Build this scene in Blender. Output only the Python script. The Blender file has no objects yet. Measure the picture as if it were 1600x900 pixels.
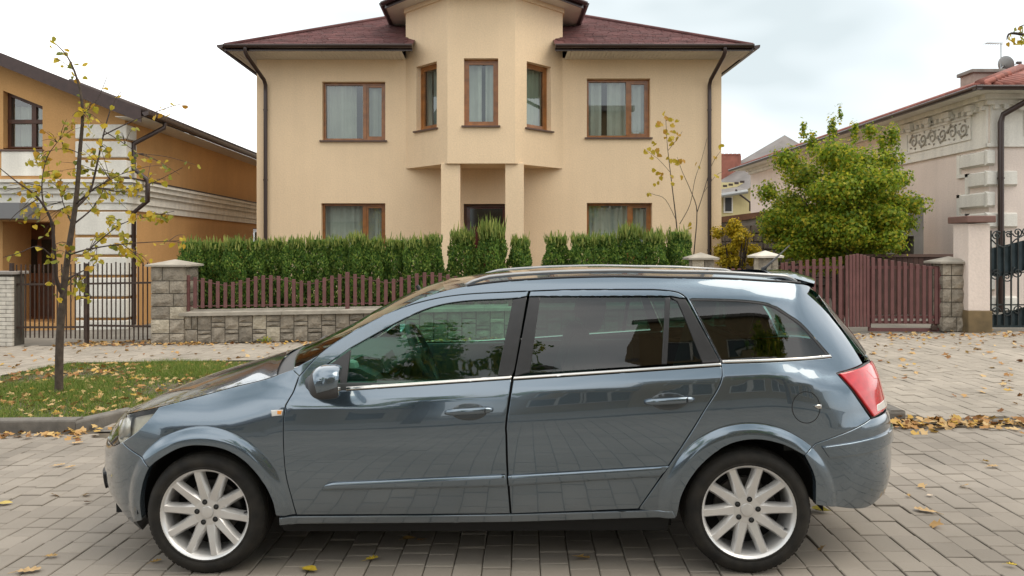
import bpy, bmesh, math, random
import numpy as np
from mathutils import Vector, Matrix
from mathutils.geometry import delaunay_2d_cdt
R = math.radians
scn = bpy.context.scene
col = scn.collection
# ---------------------------------------------------------------- camera
cam = bpy.data.cameras.new('camera'); camo = bpy.data.objects.new('camera', cam); col.objects.link(camo)
camo.location = (0, 0, 1.61); camo.rotation_euler = (R(90), 0, 0)
cam.sensor_width = 36; cam.lens = 36*1180/1600
cam.shift_x = (800-772)/1600; cam.shift_y = -(450-390)/1600
cam.clip_start = .05; cam.clip_end = 900
scn.camera = camo
# ---------------------------------------------------------------- sky: bright broken overcast
world = bpy.data.worlds.new('World'); scn.world = world; world.use_nodes = True
nt = world.node_tree; nt.nodes.clear()
def wn(t, **k):
    n = nt.nodes.new(t)
    for a, b in k.items(): setattr(n, a, b)
    return n
SUN_EL, SUN_ROT = R(55), R(108)
sky = wn('ShaderNodeTexSky', sky_type='NISHITA', sun_disc=False, sun_elevation=SUN_EL, sun_rotation=SUN_ROT)
bg1 = wn('ShaderNodeBackground'); bg1.inputs[1].default_value = .12
nt.links.new(sky.outputs[0], bg1.inputs[0])
tc = wn('ShaderNodeTexCoord'); mp = wn('ShaderNodeMapping'); mp.inputs['Location'].default_value = (12.51, 14.77, 23.82)
mp.inputs['Scale'].default_value = (1.0, 1.0, 2.2)
nt.links.new(tc.outputs['Generated'], mp.inputs[0])
nz = wn('ShaderNodeTexNoise'); nz.inputs['Scale'].default_value = 1.35; nz.inputs['Detail'].default_value = 4; nz.inputs['Roughness'].default_value = .48
nt.links.new(mp.outputs[0], nz.inputs[0])
cr = wn('ShaderNodeValToRGB')
cr.color_ramp.elements[0].position = .34; cr.color_ramp.elements[0].color = (.40, .445, .455, 1)
cr.color_ramp.elements[1].position = .60; cr.color_ramp.elements[1].color = (1.0, .985, .955, 1)
e = cr.color_ramp.elements.new(.46); e.color = (.63, .665, .675, 1)
nt.links.new(nz.outputs[0], cr.inputs[0])
bg2 = wn('ShaderNodeBackground'); bg2.inputs[1].default_value = 1.48
nt.links.new(cr.outputs[0], bg2.inputs[0])
mx = wn('ShaderNodeMixShader'); mx.inputs[0].default_value = .93
nt.links.new(bg1.outputs[0], mx.inputs[1]); nt.links.new(bg2.outputs[0], mx.inputs[2])
wo = wn('ShaderNodeOutputWorld'); nt.links.new(mx.outputs[0], wo.inputs[0])
# ---------------------------------------------------------------- sun veiled by cloud, high behind the camera
sl = bpy.data.lights.new('sun', 'SUN'); sl.energy = 1.5; sl.angle = R(45); sl.color = (1, .90, .76)
so = bpy.data.objects.new('sun', sl); col.objects.link(so)
so.rotation_euler = (R(90)-SUN_EL, 0, -SUN_ROT+R(180)+R(0))
_d = Vector((math.sin(SUN_ROT)*math.cos(SUN_EL), math.cos(SUN_ROT)*math.cos(SUN_EL), math.sin(SUN_EL)))
so.rotation_euler = _d.to_track_quat('Z', 'Y').to_euler()
scn.view_settings.view_transform = 'Standard'; scn.view_settings.look = 'None'
scn.view_settings.exposure = .43; scn.view_settings.gamma = 1
scn.render.engine = 'CYCLES'
scn.cycles.max_bounces = 8; scn.cycles.transparent_max_bounces = 24; scn.cycles.use_denoising = True
# ---------------------------------------------------------------- helpers
rnd = random.Random(7); rng = np.random.default_rng(11)
SLOPE = .02                                    # the street falls gently towards the front of the car
def gz(x): return SLOPE*max(-14., min(14., x))
_c, _s = math.cos(.045), math.sin(.045)
def st(a, b, h=0.):                            # street frame (along, across, height above ground) -> world
    x, y = a*_c + b*_s, -a*_s + b*_c
    return Vector((x, y, gz(x)+h))
def at(px, py, D):                             # the point seen at a photo pixel at depth D
    return Vector(((px-772)*D/1180, D, 1.61-(py-390)*D/1180))
def atb(px, py, b):                            # same, at street coordinate b; returns (along, height above ground)
    k = (px-772)/1180; D = b/(_c+k*_s); w = at(px, py, D)
    return w.x*_c - w.y*_s, w.z-gz(w.x)
_mats = {}
def mat(name, color=(.5,.5,.5), rough=.7, metal=0., spec=.5, noise=0., nscale=8., bump=0., bscale=60., color2=None, coat=0., detail=5., island=0., dist=.01):
    if name in _mats: return _mats[name]
    m = bpy.data.materials.new(name); m.use_nodes = True; n = m.node_tree; b = n.nodes['Principled BSDF']
    b.inputs['Base Color'].default_value = (*color, 1); b.inputs['Roughness'].default_value = rough
    b.inputs['Metallic'].default_value = metal; b.inputs['Specular IOR Level'].default_value = spec
    if coat: b.inputs['Coat Weight'].default_value = coat; b.inputs['Coat Roughness'].default_value = .04
    src = None
    if noise or bump:
        g = n.nodes.new('ShaderNodeNewGeometry')
    if noise:
        t = n.nodes.new('ShaderNodeTexNoise'); t.inputs['Scale'].default_value = nscale; t.inputs['Detail'].default_value = detail
        n.links.new(g.outputs['Position'], t.inputs[0])
        r = n.nodes.new('ShaderNodeValToRGB'); c2 = color2 or tuple(c*(1-noise) for c in color)
        r.color_ramp.elements[0].position = .32; r.color_ramp.elements[0].color = (*c2, 1)
        r.color_ramp.elements[1].position = .68; r.color_ramp.elements[1].color = (*color, 1)
        n.links.new(t.outputs[0], r.inputs[0]); src = r.outputs[0]
    if island:
        gi = n.nodes.new('ShaderNodeNewGeometry'); oi = n.nodes.new('ShaderNodeObjectInfo')
        ad = n.nodes.new('ShaderNodeMath'); ad.operation = 'ADD'
        n.links.new(gi.outputs['Random Per Island'], ad.inputs[0]); n.links.new(oi.outputs['Random'], ad.inputs[1])
        fr = n.nodes.new('ShaderNodeMath'); fr.operation = 'FRACT'; n.links.new(ad.outputs[0], fr.inputs[0])
        mr = n.nodes.new('ShaderNodeMapRange'); mr.inputs['To Min'].default_value = 1-island; mr.inputs['To Max'].default_value = 1+island
        n.links.new(fr.outputs[0], mr.inputs[0])
        hs = n.nodes.new('ShaderNodeHueSaturation'); n.links.new(mr.outputs[0], hs.inputs['Value'])
        if src: n.links.new(src, hs.inputs['Color'])
        else: hs.inputs['Color'].default_value = (*color, 1)
        src = hs.outputs[0]
    if src: n.links.new(src, b.inputs['Base Color'])
    if bump:
        t = n.nodes.new('ShaderNodeTexNoise'); t.inputs['Scale'].default_value = bscale; t.inputs['Detail'].default_value = 4
        n.links.new(g.outputs['Position'], t.inputs[0])
        bp = n.nodes.new('ShaderNodeBump'); bp.inputs['Strength'].default_value = bump; bp.inputs['Distance'].default_value = dist
        n.links.new(t.outputs[0], bp.inputs['Height']); n.links.new(bp.outputs[0], b.inputs['Normal'])
    _mats[name] = m; return m
def leafmat(name, cols, rough=.55, trans=.35):
    """leaf colour varies from leaf to leaf; some light passes through"""
    m = bpy.data.materials.new(name); m.use_nodes = True; n = m.node_tree; b = n.nodes['Principled BSDF']
    g = n.nodes.new('ShaderNodeNewGeometry'); r = n.nodes.new('ShaderNodeValToRGB'); r.color_ramp.interpolation = 'LINEAR'
    el = r.color_ramp.elements
    for i, (p_, c_) in enumerate(cols):
        q = el[i] if i < 2 else el.new(p_)
        q.position = p_; q.color = (*c_, 1)
    n.links.new(g.outputs['Random Per Island'], r.inputs[0]); n.links.new(r.outputs[0], b.inputs['Base Color'])
    b.inputs['Roughness'].default_value = rough; b.inputs['Specular IOR Level'].default_value = .3
    tr = n.nodes.new('ShaderNodeBsdfTranslucent'); n.links.new(r.outputs[0], tr.inputs[0])
    mxs = n.nodes.new('ShaderNodeMixShader'); mxs.inputs[0].default_value = trans
    n.links.new(b.outputs[0], mxs.inputs[1]); n.links.new(tr.outputs[0], mxs.inputs[2])
    n.links.new(mxs.outputs[0], n.nodes['Material Output'].inputs[0])
    return m
def glassmat(name, tint, ior=1.5, rough=0.):
    m = bpy.data.materials.new(name); m.use_nodes = True; n = m.node_tree; n.nodes.remove(n.nodes['Principled BSDF'])
    t = n.nodes.new('ShaderNodeBsdfTransparent'); t.inputs[0].default_value = (*tint, 1)
    g = n.nodes.new('ShaderNodeBsdfGlossy'); g.inputs['Roughness'].default_value = rough; g.inputs[0].default_value = (1,1,1,1)
    ge = n.nodes.new('ShaderNodeNewGeometry'); dp = n.nodes.new('ShaderNodeVectorMath'); dp.operation = 'DOT_PRODUCT'
    n.links.new(ge.outputs['Normal'], dp.inputs[0]); n.links.new(ge.outputs['Incoming'], dp.inputs[1])
    ab = n.nodes.new('ShaderNodeMath'); ab.operation = 'ABSOLUTE'; n.links.new(dp.outputs['Value'], ab.inputs[0])
    om = n.nodes.new('ShaderNodeMath'); om.operation = 'SUBTRACT'; om.inputs[0].default_value = 1; n.links.new(ab.outputs[0], om.inputs[1])
    pw = n.nodes.new('ShaderNodeMath'); pw.operation = 'POWER'; pw.inputs[1].default_value = 5; n.links.new(om.outputs[0], pw.inputs[0])
    f0 = ((ior-1)/(ior+1))**2
    f = n.nodes.new('ShaderNodeMapRange'); f.inputs['To Min'].default_value = f0; f.inputs['To Max'].default_value = 1; n.links.new(pw.outputs[0], f.inputs[0])
    x = n.nodes.new('ShaderNodeMixShader')
    n.links.new(f.outputs[0], x.inputs[0]); n.links.new(t.outputs[0], x.inputs[1]); n.links.new(g.outputs[0], x.inputs[2])
    n.links.new(x.outputs[0], n.nodes['Material Output'].inputs[0]); return m
class MB:
    def __init__(s): s.v = []; s.f = []
    def quad(s, *p):
        k = len(s.v); s.v += [tuple(q) for q in p]; s.f.append(tuple(range(k, k+len(p)))); return s
    def box(s, lo, hi, M=None, bev=0.):
        x0,y0,z0 = lo; x1,y1,z1 = hi
        P = [(x0,y0,z0),(x1,y0,z0),(x1,y1,z0),(x0,y1,z0),(x0,y0,z1),(x1,y0,z1),(x1,y1,z1),(x0,y1,z1)]
        if M is not None: P = [tuple(M @ Vector(p)) for p in P]
        k = len(s.v); s.v += P
        s.f += [tuple(k+i for i in q) for q in ((0,3,2,1),(4,5,6,7),(0,1,5,4),(1,2,6,5),(2,3,7,6),(3,0,4,7))]; return s
    def rbox(s, lo, hi, r, M=None, n=2):          # box with rounded edges
        bm = bmesh.new(); bmesh.ops.create_cube(bm, size=1)
        for v in bm.verts: v.co = Vector([lo[i]+(v.co[i]+.5)*(hi[i]-lo[i]) for i in range(3)])
        bmesh.ops.bevel(bm, geom=bm.edges[:]+bm.verts[:], offset=r, segments=n, profile=.5, affect='EDGES')
        return s.bm(bm, M)
    def bm(s, bm, M=None):
        k = len(s.v); bm.verts.index_update()
        s.v += [tuple(M @ v.co) if M is not None else tuple(v.co) for v in bm.verts]
        s.f += [tuple(k+v.index for v in f.verts) for f in bm.faces]; bm.free(); return s
    def tube(s, pts, r, n=8, caps=True, flat=1.):
        pts = [Vector(p) for p in pts]; rs = r if hasattr(r, '__len__') else [r]*len(pts)
        k0 = len(s.v); up = None
        for i, p in enumerate(pts):
            d = (pts[min(i+1, len(pts)-1)]-pts[max(i-1, 0)])
            if d.length < 1e-9: d = Vector((0,0,1))
            d.normalize()
            if up is None: up = Vector((0,0,1)) if abs(d.z) < .9 else Vector((1,0,0))
            sd = d.cross(up)
            if sd.length < 1e-6: sd = d.cross(Vector((0,1,0)))
            sd.normalize(); up = sd.cross(d).normalized()
            for j in range(n):
                a = 2*math.pi*j/n
                s.v.append(tuple(p + (sd*math.cos(a)*flat + up*math.sin(a))*rs[i]))
        for i in range(len(pts)-1):
            for j in range(n):
                a = k0+i*n+j; b = k0+i*n+(j+1)%n
                s.f.append((a, b, b+n, a+n))
        if caps: s.f.append(tuple(k0+j for j in range(n))[::-1]); s.f.append(tuple(k0+(len(pts)-1)*n+j for j in range(n)))
        return s
    def lathe(s, prof, n=32, M=None, close=False):    # profile (r, h) about the z axis
        k0 = len(s.v)
        for r, h in prof:
            for j in range(n):
                a = 2*math.pi*j/n; p = Vector((r*math.cos(a), r*math.sin(a), h))
                s.v.append(tuple(M @ p) if M is not None else tuple(p))
        m = len(prof)
        for i in range(m if close else m-1):
            for j in range(n):
                a, b = k0+i*n+j, k0+i*n+(j+1)%n; c_, d_ = k0+((i+1)%m)*n+j, k0+((i+1)%m)*n+(j+1)%n
                s.f.append((a, b, d_, c_))
        return s
    def prism(s, poly, depth_vec, M=None):            # planar polygon (3-D points) extruded along a vector
        k = len(s.v); n = len(poly); d = Vector(depth_vec)
        P = [Vector(p) for p in poly]; Q = [p+d for p in P]
        if M is not None: P = [M @ p for p in P]; Q = [M @ p for p in Q]
        s.v += [tuple(p) for p in P+Q]
        s.f.append(tuple(range(k, k+n))[::-1]); s.f.append(tuple(range(k+n, k+2*n)))
        for i in range(n): j = (i+1) % n; s.f.append((k+i, k+j, k+n+j, k+n+i))
        return s
    def build(s, name, m, parent=None, smooth=False, angle=None, **tags):
        me = bpy.data.meshes.new(name); me.from_pydata(s.v, [], s.f); me.validate(); me.update()
        return link(name, me, m, parent, smooth, angle, **tags)
def link(name, me, m, parent=None, smooth=False, angle=None, label=None, cat=None, group=None, kind=None):
    if m is not None: me.materials.append(m)
    if smooth or angle:
        me.polygons.foreach_set('use_smooth', [True]*len(me.polygons))
        if angle: me.set_sharp_from_angle(angle=R(angle))
    o = bpy.data.objects.new(name, me); col.objects.link(o)
    if parent is not None: o.parent = parent
    return tag(o, label, cat, group, kind)
def tag(o, label=None, cat=None, group=None, kind=None):
    for k, v in (('label',label),('category',cat),('group',group),('kind',kind)):
        if v: o[k] = v
    return o
def thing(name, label, cat, loc=(0,0,0), rotz=0., group=None):
    o = bpy.data.objects.new(name, None); o.empty_display_size = .2; col.objects.link(o)
    o.location = loc; o.rotation_euler = (0,0,rotz); return tag(o, label, cat, group)
def npmesh(name, V, F, m, parent=None, smooth=False, **tags):     # V (n,3), F (k,3 or 4) arrays
    me = bpy.data.meshes.new(name); V = np.ascontiguousarray(V, dtype=np.float32); F = np.ascontiguousarray(F, dtype=np.int32)
    me.vertices.add(len(V)); me.vertices.foreach_set('co', V.ravel())
    me.loops.add(F.size); me.loops.foreach_set('vertex_index', F.ravel())
    me.polygons.add(len(F)); me.polygons.foreach_set('loop_start', np.arange(0, F.size, F.shape[1], dtype=np.int32))
    me.update(calc_edges=True)
    return link(name, me, m, parent, smooth, **tags)
def leaves(P, N, size, shape='oval', droop=0.):
    """leaf blades at points P with facing N (n,3); each leaf is one island of 4 triangles-ish faces"""
    n = len(P); size = np.broadcast_to(np.asarray(size, float), (n,))[:, None]
    N = N/(np.linalg.norm(N, axis=1, keepdims=True)+1e-9)
    t = rng.normal(size=(n,3)); t[:, 2] -= droop
    A = t - (t*N).sum(1, keepdims=True)*N; A /= np.linalg.norm(A, axis=1, keepdims=True)+1e-9
    B = np.cross(N, A)
    if shape == 'oval': pts = [(-.5,0,0),(-.1,.30,.06),(.5,0,0),(-.1,-.30,.06)]; F0 = [(0,1,2,3)]
    elif shape == 'heart': pts = [(-.42,0,0),(-.5,.26,.05),(-.12,.46,.10),(.25,.28,.06),(.58,0,-.02),(.25,-.28,.06),(-.12,-.46,.10),(-.5,-.26,.05)]; F0 = [(0,1,2,3),(0,3,4,4),(0,4,5,5),(0,5,6,7)]
    elif shape == 'spray': pts = [(-.5,-.09,0),(-.5,.09,0),(.1,.13,.03),(.5,0,0)]; F0 = [(0,1,2,3)]
    elif shape == 'maple': pts = [(-.45,0,0),(-.30,.30,.04),(-.02,.16,.0),(.05,.48,.05),(.20,.14,0),(.55,0,-.04),(.20,-.14,0),(.05,-.48,.05),(-.02,-.16,0),(-.30,-.30,.04)]; F0 = [(0,1,2,2),(2,3,4,0),(0,4,5,6),(0,6,7,8),(0,8,9,9)]
    pts = np.array(pts); k = len(pts)
    V = (P[:, None, :] + size[:, None, :]*(pts[None, :, 0:1]*A[:, None, :] + pts[None, :, 1:2]*B[:, None, :] + pts[None, :, 2:3]*N[:, None, :]))
    tri = []
    for f in F0:
        tri.append((f[0],f[1],f[2]))
        if f[3] != f[2]: tri.append((f[0],f[2],f[3]))
    F = (np.array(tri)[None]+np.arange(n)[:, None, None]*k).reshape(-1, 3)
    return V.reshape(-1, 3), F
def holes_wall(m, u0, u1, v0, v1, holes, fr):
    """flat wall rectangle with rectangular openings; fr(u,v,d) -> point, d is depth behind the face; reveals included"""
    us = sorted({u0, u1, *[h[0] for h in holes], *[h[1] for h in holes]}); vs = sorted({v0, v1, *[h[2] for h in holes], *[h[3] for h in holes]})
    us = [u for u in us if u0 <= u <= u1]; vs = [v for v in vs if v0 <= v <= v1]
    for a, b in zip(us, us[1:]):
        for c_, d_ in zip(vs, vs[1:]):
            if any(h[0] <= a and b <= h[1] and h[2] <= c_ and d_ <= h[3] for h in holes): continue
            m.quad(fr(a,c_,0), fr(b,c_,0), fr(b,d_,0), fr(a,d_,0))
    for h in holes:
        a, b, c_, d_ = h[:4]; r = h[4] if len(h) > 4 else .18
        m.quad(fr(a,c_,0), fr(a,d_,0), fr(a,d_,r), fr(a,c_,r)); m.quad(fr(b,d_,0), fr(b,c_,0), fr(b,c_,r), fr(b,d_,r))
        m.quad(fr(b,c_,0), fr(a,c_,0), fr(a,c_,r), fr(b,c_,r)); m.quad(fr(a,d_,0), fr(b,d_,0), fr(b,d_,r), fr(a,d_,r))
    return m
def fbox(m, fr, u0, u1, v0, v1, d0, d1):           # box in a wall frame
    P = [fr(u,v,d) for d in (d0,d1) for v in (v0,v1) for u in (u0,u1)]
    k = len(m.v); m.v += [tuple(p) for p in P]
    m.f += [tuple(k+i for i in q) for q in ((0,1,3,2),(4,6,7,5),(0,4,5,1),(2,3,7,6),(0,2,6,4),(1,5,7,3))]
    return m
# ---------------------------------------------------------------- ground
M_SOIL = mat('bare_soil', (.13,.10,.07), .95, noise=.5, nscale=3, bump=.5, bscale=30, dist=.03)
M_JOINT = mat('joint_sand', (.125,.098,.068), .95, noise=.5, nscale=9, color2=(.06,.05,.034))
M_FARPAVE = mat('far_paving', (.21,.195,.175), .85, noise=.25, nscale=2.5, bump=.2, bscale=25)
def pavermat(name, base, dark):
    m = mat(name, base, .82, noise=.2, nscale=.9, color2=dark, bump=.35, bscale=95, dist=.004, island=.10)
    return m
M_PAVE = pavermat('grey_paver', (.285,.250,.210), (.195,.170,.140))
M_PAVE2 = pavermat('pale_paver', (.345,.302,.250), (.265,.232,.190))
M_KERB = mat('kerb_concrete', (.17,.155,.135), .9, noise=.35, nscale=9, bump=.4, bscale=70, dist=.006)
def sheet(name, pts, h, m, parent=None, **k):
    """polygon in street coordinates laid on the sloping ground, cut finely along the street"""
    bm = bmesh.new(); vs = [bm.verts.new((a, b, 0)) for a, b in pts]; bm.faces.new(vs)
    for v in bm.verts: q = st(v.co.x, v.co.y); v.co = (q.x, q.y, 0)
    for x in (-14., 14.): bmesh.ops.bisect_plane(bm, geom=bm.verts[:]+bm.edges[:]+bm.faces[:], plane_co=(x,0,0), plane_no=(1,0,0))
    for v in bm.verts: v.co.z = gz(v.co.x)+h
    bm.normal_update()
    for f in bm.faces:
        if f.normal.z < 0: f.normal_flip()
    me = bpy.data.meshes.new(name); bm.to_mesh(me); bm.free()
    return link(name, me, m, parent, **k)
sheet('ground', [(-400,-300),(400,-300),(400,500),(-400,500)], -.05, M_SOIL, kind='structure')
street = sheet('street', [(-40,-3.2),(40,-3.2),(40,6.80),(-40,6.80)], -.012, M_JOINT, kind='structure')
sheet('opposite_pavement', [(-60,-60),(60,-60),(60,-3.2),(-60,-3.2)], .06, M_FARPAVE, kind='structure')
for a0, a1 in ((-40,-9.2),(9.2,40)):
    sheet('outer_paving', [(a0,-3.2),(a1,-3.2),(a1,6.80),(a0,6.80)], -.003, M_FARPAVE, street)
PL = (.110, .147, .184, .221); PWD = .147
def pmesh(L, W, m):
    g = .0024; c_ = .005; mb = MB()
    x0, x1, y0, y1 = g, W-g, g, L-g
    lo = [(x0,y0),(x1,y0),(x1,y1),(x0,y1)]; hi = [(x0+c_,y0+c_),(x1-c_,y0+c_),(x1-c_,y1-c_),(x0+c_,y1-c_)]
    mb.v = [(x,y,-.03) for x,y in lo]+[(x,y,-.0035) for x,y in lo]+[(x,y,0) for x,y in hi]
    mb.f = [(8,9,10,11)]+[(4+i,4+(i+1)%4,8+(i+1)%4,8+i) for i in range(4)]+[(i,(i+1)%4,4+(i+1)%4,4+i) for i in range(4)]
    me = bpy.data.meshes.new('paver'); me.from_pydata(mb.v, [], mb.f); me.update(); me.materials.append(m); return me
def lay(parent, a0, a1, b0, b1, m, keep, rank, most=300, h=0.):
    """columns of pavers of mixed length; the ones that show largest are parts, the rest one part"""
    meshes = [pmesh(L, PWD, m) for L in PL]; items = []
    n = int((a1-a0)/PWD)
    for i in range(n):
        a = a0+i*PWD; b = b0-rnd.random()*.2
        while b < b1:
            k = rnd.choices((0,1,2,3), (2,4,5,4))[0]
            if b >= b0-.02 and b+PL[k] <= b1+.01 and keep(a+PWD/2, b+PL[k]/2): items.append((a, b, k))
            b += PL[k]
    r = [(rank(a+PWD/2, b+PL[k]/2), i) for i, (a, b, k) in enumerate(items)]
    top = {i for v, i in sorted(r)[:most] if v < 1e8}
    V, F = [], []
    for i, (a, b, k) in enumerate(items):
        dz = rnd.gauss(0, .0022); t1, t2 = rnd.gauss(0,.008), rnd.gauss(0,.008)
        p = st(a, b, h+dz)
        if i in top:
            o = bpy.data.objects.new('paver', meshes[k]); col.objects.link(o); o.parent = parent
            o.location = p; o.rotation_euler = (t1, -SLOPE+t2, -.045)
        else:
            base = len(V)
            for v in meshes[k].vertices:
                q = st(a+v.co.x, b+v.co.y, h+dz+v.co.z+v.co.x*t2+v.co.y*t1); V.append(tuple(q))
            F += [tuple(base+j for j in f.vertices) for f in meshes[k].polygons]
    if V:
        me = bpy.data.meshes.new('pavers'); me.from_pydata(V, [], F); me.update(); link('paver_field', me, m, parent, kind='stuff')
def inview(a, b):
    p = st(a, b); 
    if p.y < 3: return None
    x = 772+1180*p.x/p.y; y = 390-1180*(p.z-1.61)/p.y
    return (x, y) if -15 < x < 1615 and y < 925 else None
def rank_street(a, b):
    q = inview(a, b)
    if q is None or (205 < q[0] < 1300 and q[1] < 800) or (q[0] > 1290 and q[0] < 1390 and q[1] < 770): return 1e9
    return b
lay(street, -9.2, 9.2, -3.2, 6.78, M_PAVE, lambda a, b: True, rank_street)
# pavement and driveway behind the kerb line
bed = [(-7.8,6.93),(-4.23,6.93),(-3.98,7.5),(1.6,7.5),(2.35,7.0),(3.27,7.0),(3.27,10.88),(-6.78,10.88),(-7.05,9.8)]
BP = np.array(bed)
def _ins(P, X):
    x, y = X[:,0], X[:,1]; r = np.zeros(len(X), bool); j = len(P)-1
    for i in range(len(P)):
        r ^= ((P[i,1] > y) != (P[j,1] > y)) & (x < (P[j,0]-P[i,0])*(y-P[i,1])/(P[j,1]-P[i,1]+1e-15)+P[i,0]); j = i
    return r
drive = sheet('pavement', [(-40,6.80),(40,6.80),(40,13.75),(-40,13.75)], -.014, M_JOINT, kind='structure')
def keep_drive(a, b):
    return not _ins(BP, np.array([[a, b]]))[0]
def rank_drive(a, b):
    q = inview(a, b)
    if q is None or (160 < q[0] < 1345) or q[1] > 720: return 1e9
    return b
lay(drive, -10.5, 11.5, 6.98, 13.62, M_PAVE2, keep_drive, rank_drive)
# flush concrete strip between street and driveway, in lengths of a metre
for i in range(-10, 12):
    a = i*1.0; m_ = MB(); P = [st(a+.004,6.80,.0), st(a+.996,6.80,.0), st(a+.996,6.965,.0), st(a+.004,6.965,.0)]
    m_.prism(P, (0,0,.004)); 
    if not (-9 < a < -4.05 or 1.5 < a < 2.9): m_.build('kerb_slab', M_KERB, drive)
# raised kerb round the grass bed
kerb = thing('kerb', 'grey concrete kerb stones edging the grass bed beside the car', 'kerb', st(-4, 6.8))
def kerbrun(pts, h=.115, w=.13):
    for (a0,b0),(a1,b1) in zip(pts, pts[1:]):
        L = math.hypot(a1-a0, b1-b0); n = max(1, round(L/1.0)); d = ((a1-a0)/L, (b1-b0)/L); nn = (-d[1], d[0])
        for i in range(n):
            s0, s1 = L*i/n+.004, L*(i+1)/n-.004; hh = h+rnd.gauss(0,.004)
            prof = [(0,-.06),(0,hh-.02),(.006,hh-.006),(.02,hh),(w-.008,hh),(w,hh-.008),(w,-.06)]
            m_ = MB(); k0 = 0
            for s_ in (s0, s1):
                for (q, z) in prof:
                    p = st(a0+d[0]*s_+nn[0]*q, b0+d[1]*s_+nn[1]*q, z)-kerb.location; m_.v.append(tuple(p))
            k = len(prof)
            m_.f = [tuple(range(k)), tuple(range(2*k-1, k-1, -1))]+[(j, k+j, k+j+1, j+1) for j in range(k-1)]
            m_.build('kerb_stone', M_KERB, kerb)
kerbrun([(-12.5,6.80),(-4.18,6.80)]); kerbrun([(-4.18,6.80),(-3.92,7.38),(1.6,7.38),(2.3,6.88),(3.36,6.88)], .10)
kerbrun([(3.36,6.885),(3.36,7.5)], .10)
# ---------------------------------------------------------------- grass bed with litter
sheet('grass_bed', bed, .035, M_SOIL, kind='structure')
edge = thing('edging_strip', 'thin dark edging strip between grass bed and pavement', 'edging', st(-6.78,10.88))
me_ = MB()
for (a0,b0),(a1,b1) in (((-6.78,10.88),(3.27,10.88)),((-7.05,9.8),(-6.78,10.88))):
    P = [st(a0,b0,-.05)-edge.location, st(a1,b1,-.05)-edge.location, st(a1,b1+.05,-.05)-edge.location, st(a0,b0+.05,-.05)-edge.location]; me_.prism(P, (0,0,.11))
me_.build('strip', mat('edging', (.08,.07,.055), .9), edge)
def stv(A, h):
    x = A[:,0]*_c+A[:,1]*_s; y = -A[:,0]*_s+A[:,1]*_c
    return np.stack([x, y, SLOPE*np.clip(x,-14,14)+h], 1)
def tufts(A):                                    # smooth patchiness 0..1
    return .5+.25*np.sin(A[:,0]*2.1+1.3*np.sin(A[:,1]*1.7))+.25*np.sin(A[:,1]*3.1+2*np.sin(A[:,0]*1.3)+1)
G = np.concatenate([np.stack([rng.uniform(-8.5,-1.0,150000), rng.uniform(6.9,10.88,150000)], 1), np.stack([rng.uniform(-1.0,3.27,80000), rng.uniform(7.0,10.88,80000)], 1)]); G = G[_ins(BP, G)]
G = G[(rng.random(len(G)) < .25+.75*tufts(G))]
n = len(G); B0 = stv(G, .03); hgt = rng.uniform(.025,.075,n)*(.5+tufts(G)); th = rng.uniform(0,2*math.pi,n)
dv = np.stack([np.cos(th), np.sin(th), np.zeros(n)], 1); ln = rng.normal(0,.55,(n,3)); ln[:,2] = 1
V = np.stack([B0-dv*.0045, B0+dv*.0045, B0+ln*hgt[:,None]], 1).reshape(-1,3)
npmesh('grass', V, np.arange(3*n).reshape(-1,3), leafmat('grass_blade', [(0,(.075,.135,.020)),(1,(.24,.29,.05)),(.5,(.135,.225,.030)),(.9,(.30,.29,.09))], .6, .4), kind='stuff', label='short patchy green grass growing in the kerbed bed', cat='grass')
# fallen leaves: drifts along kerb, wall and gates, and a loose scatter
M_LITTER = leafmat('dry_leaves', [(0,(.20,.085,.030)),(1,(.52,.36,.16)),(.2,(.34,.17,.055)),(.45,(.46,.27,.10)),(.75,(.56,.40,.20)),(.9,(.50,.30,.04))], .7, .15)
pts = []
def strew(n, a0, a1, b0, b1, h, f=None):
    A = np.stack([rng.uniform(a0,a1,n), rng.normal((b0+b1)/2, (b1-b0)/2.6, n) if f == 'n' else rng.uniform(b0,b1,n)], 1)
    if f not in (None, 'n'): A = A[f(A)]
    pts.append(stv(A, h+rng.random(len(A))*.02))
strew(380, -9, -3.9, 6.58, 6.80, .006, 'n'); strew(60, -4.3, -3.3, 6.8, 7.4, .01)
strew(230, 2.6, 6.4, 6.62, 6.90, .006, 'n'); strew(160, 2.8, 4.4, 6.62, 6.9, .02, 'n')
strew(420, 4.5, 12.5, 12.75, 13.45, .004, 'n'); strew(60, 4.2, 9, 11, 13, .004)
strew(150, 4.2, 9, 7.0, 12.5, .004); strew(170, -10, -3, 10.6, 13.5, .004); strew(70, -3, 0, 12, 13.5, .004)
strew(330, -8.6, -5.9, 13.3, 14.1, .01); strew(220, -6.6, 1, 13.28, 13.5, .006, 'n')
strew(60, -6, 6, 3.6, 6.7, .003); strew(3900, -8.0, 3.3, 6.95, 10.88, .05, lambda A: _ins(BP, A) & (rng.random(len(A)) > .35*tufts(A)))
P = np.concatenate(pts); n = len(P); N = rng.normal(0,.42,(n,3)); N[:,2] = 1
V, F = leaves(P, N, rng.uniform(.05,.105,n), 'maple')
npmesh('fallen_leaves', V, F, M_LITTER, kind='stuff', label='dry tan and yellow leaves drifted along kerb and gates', cat='leaves')
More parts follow.
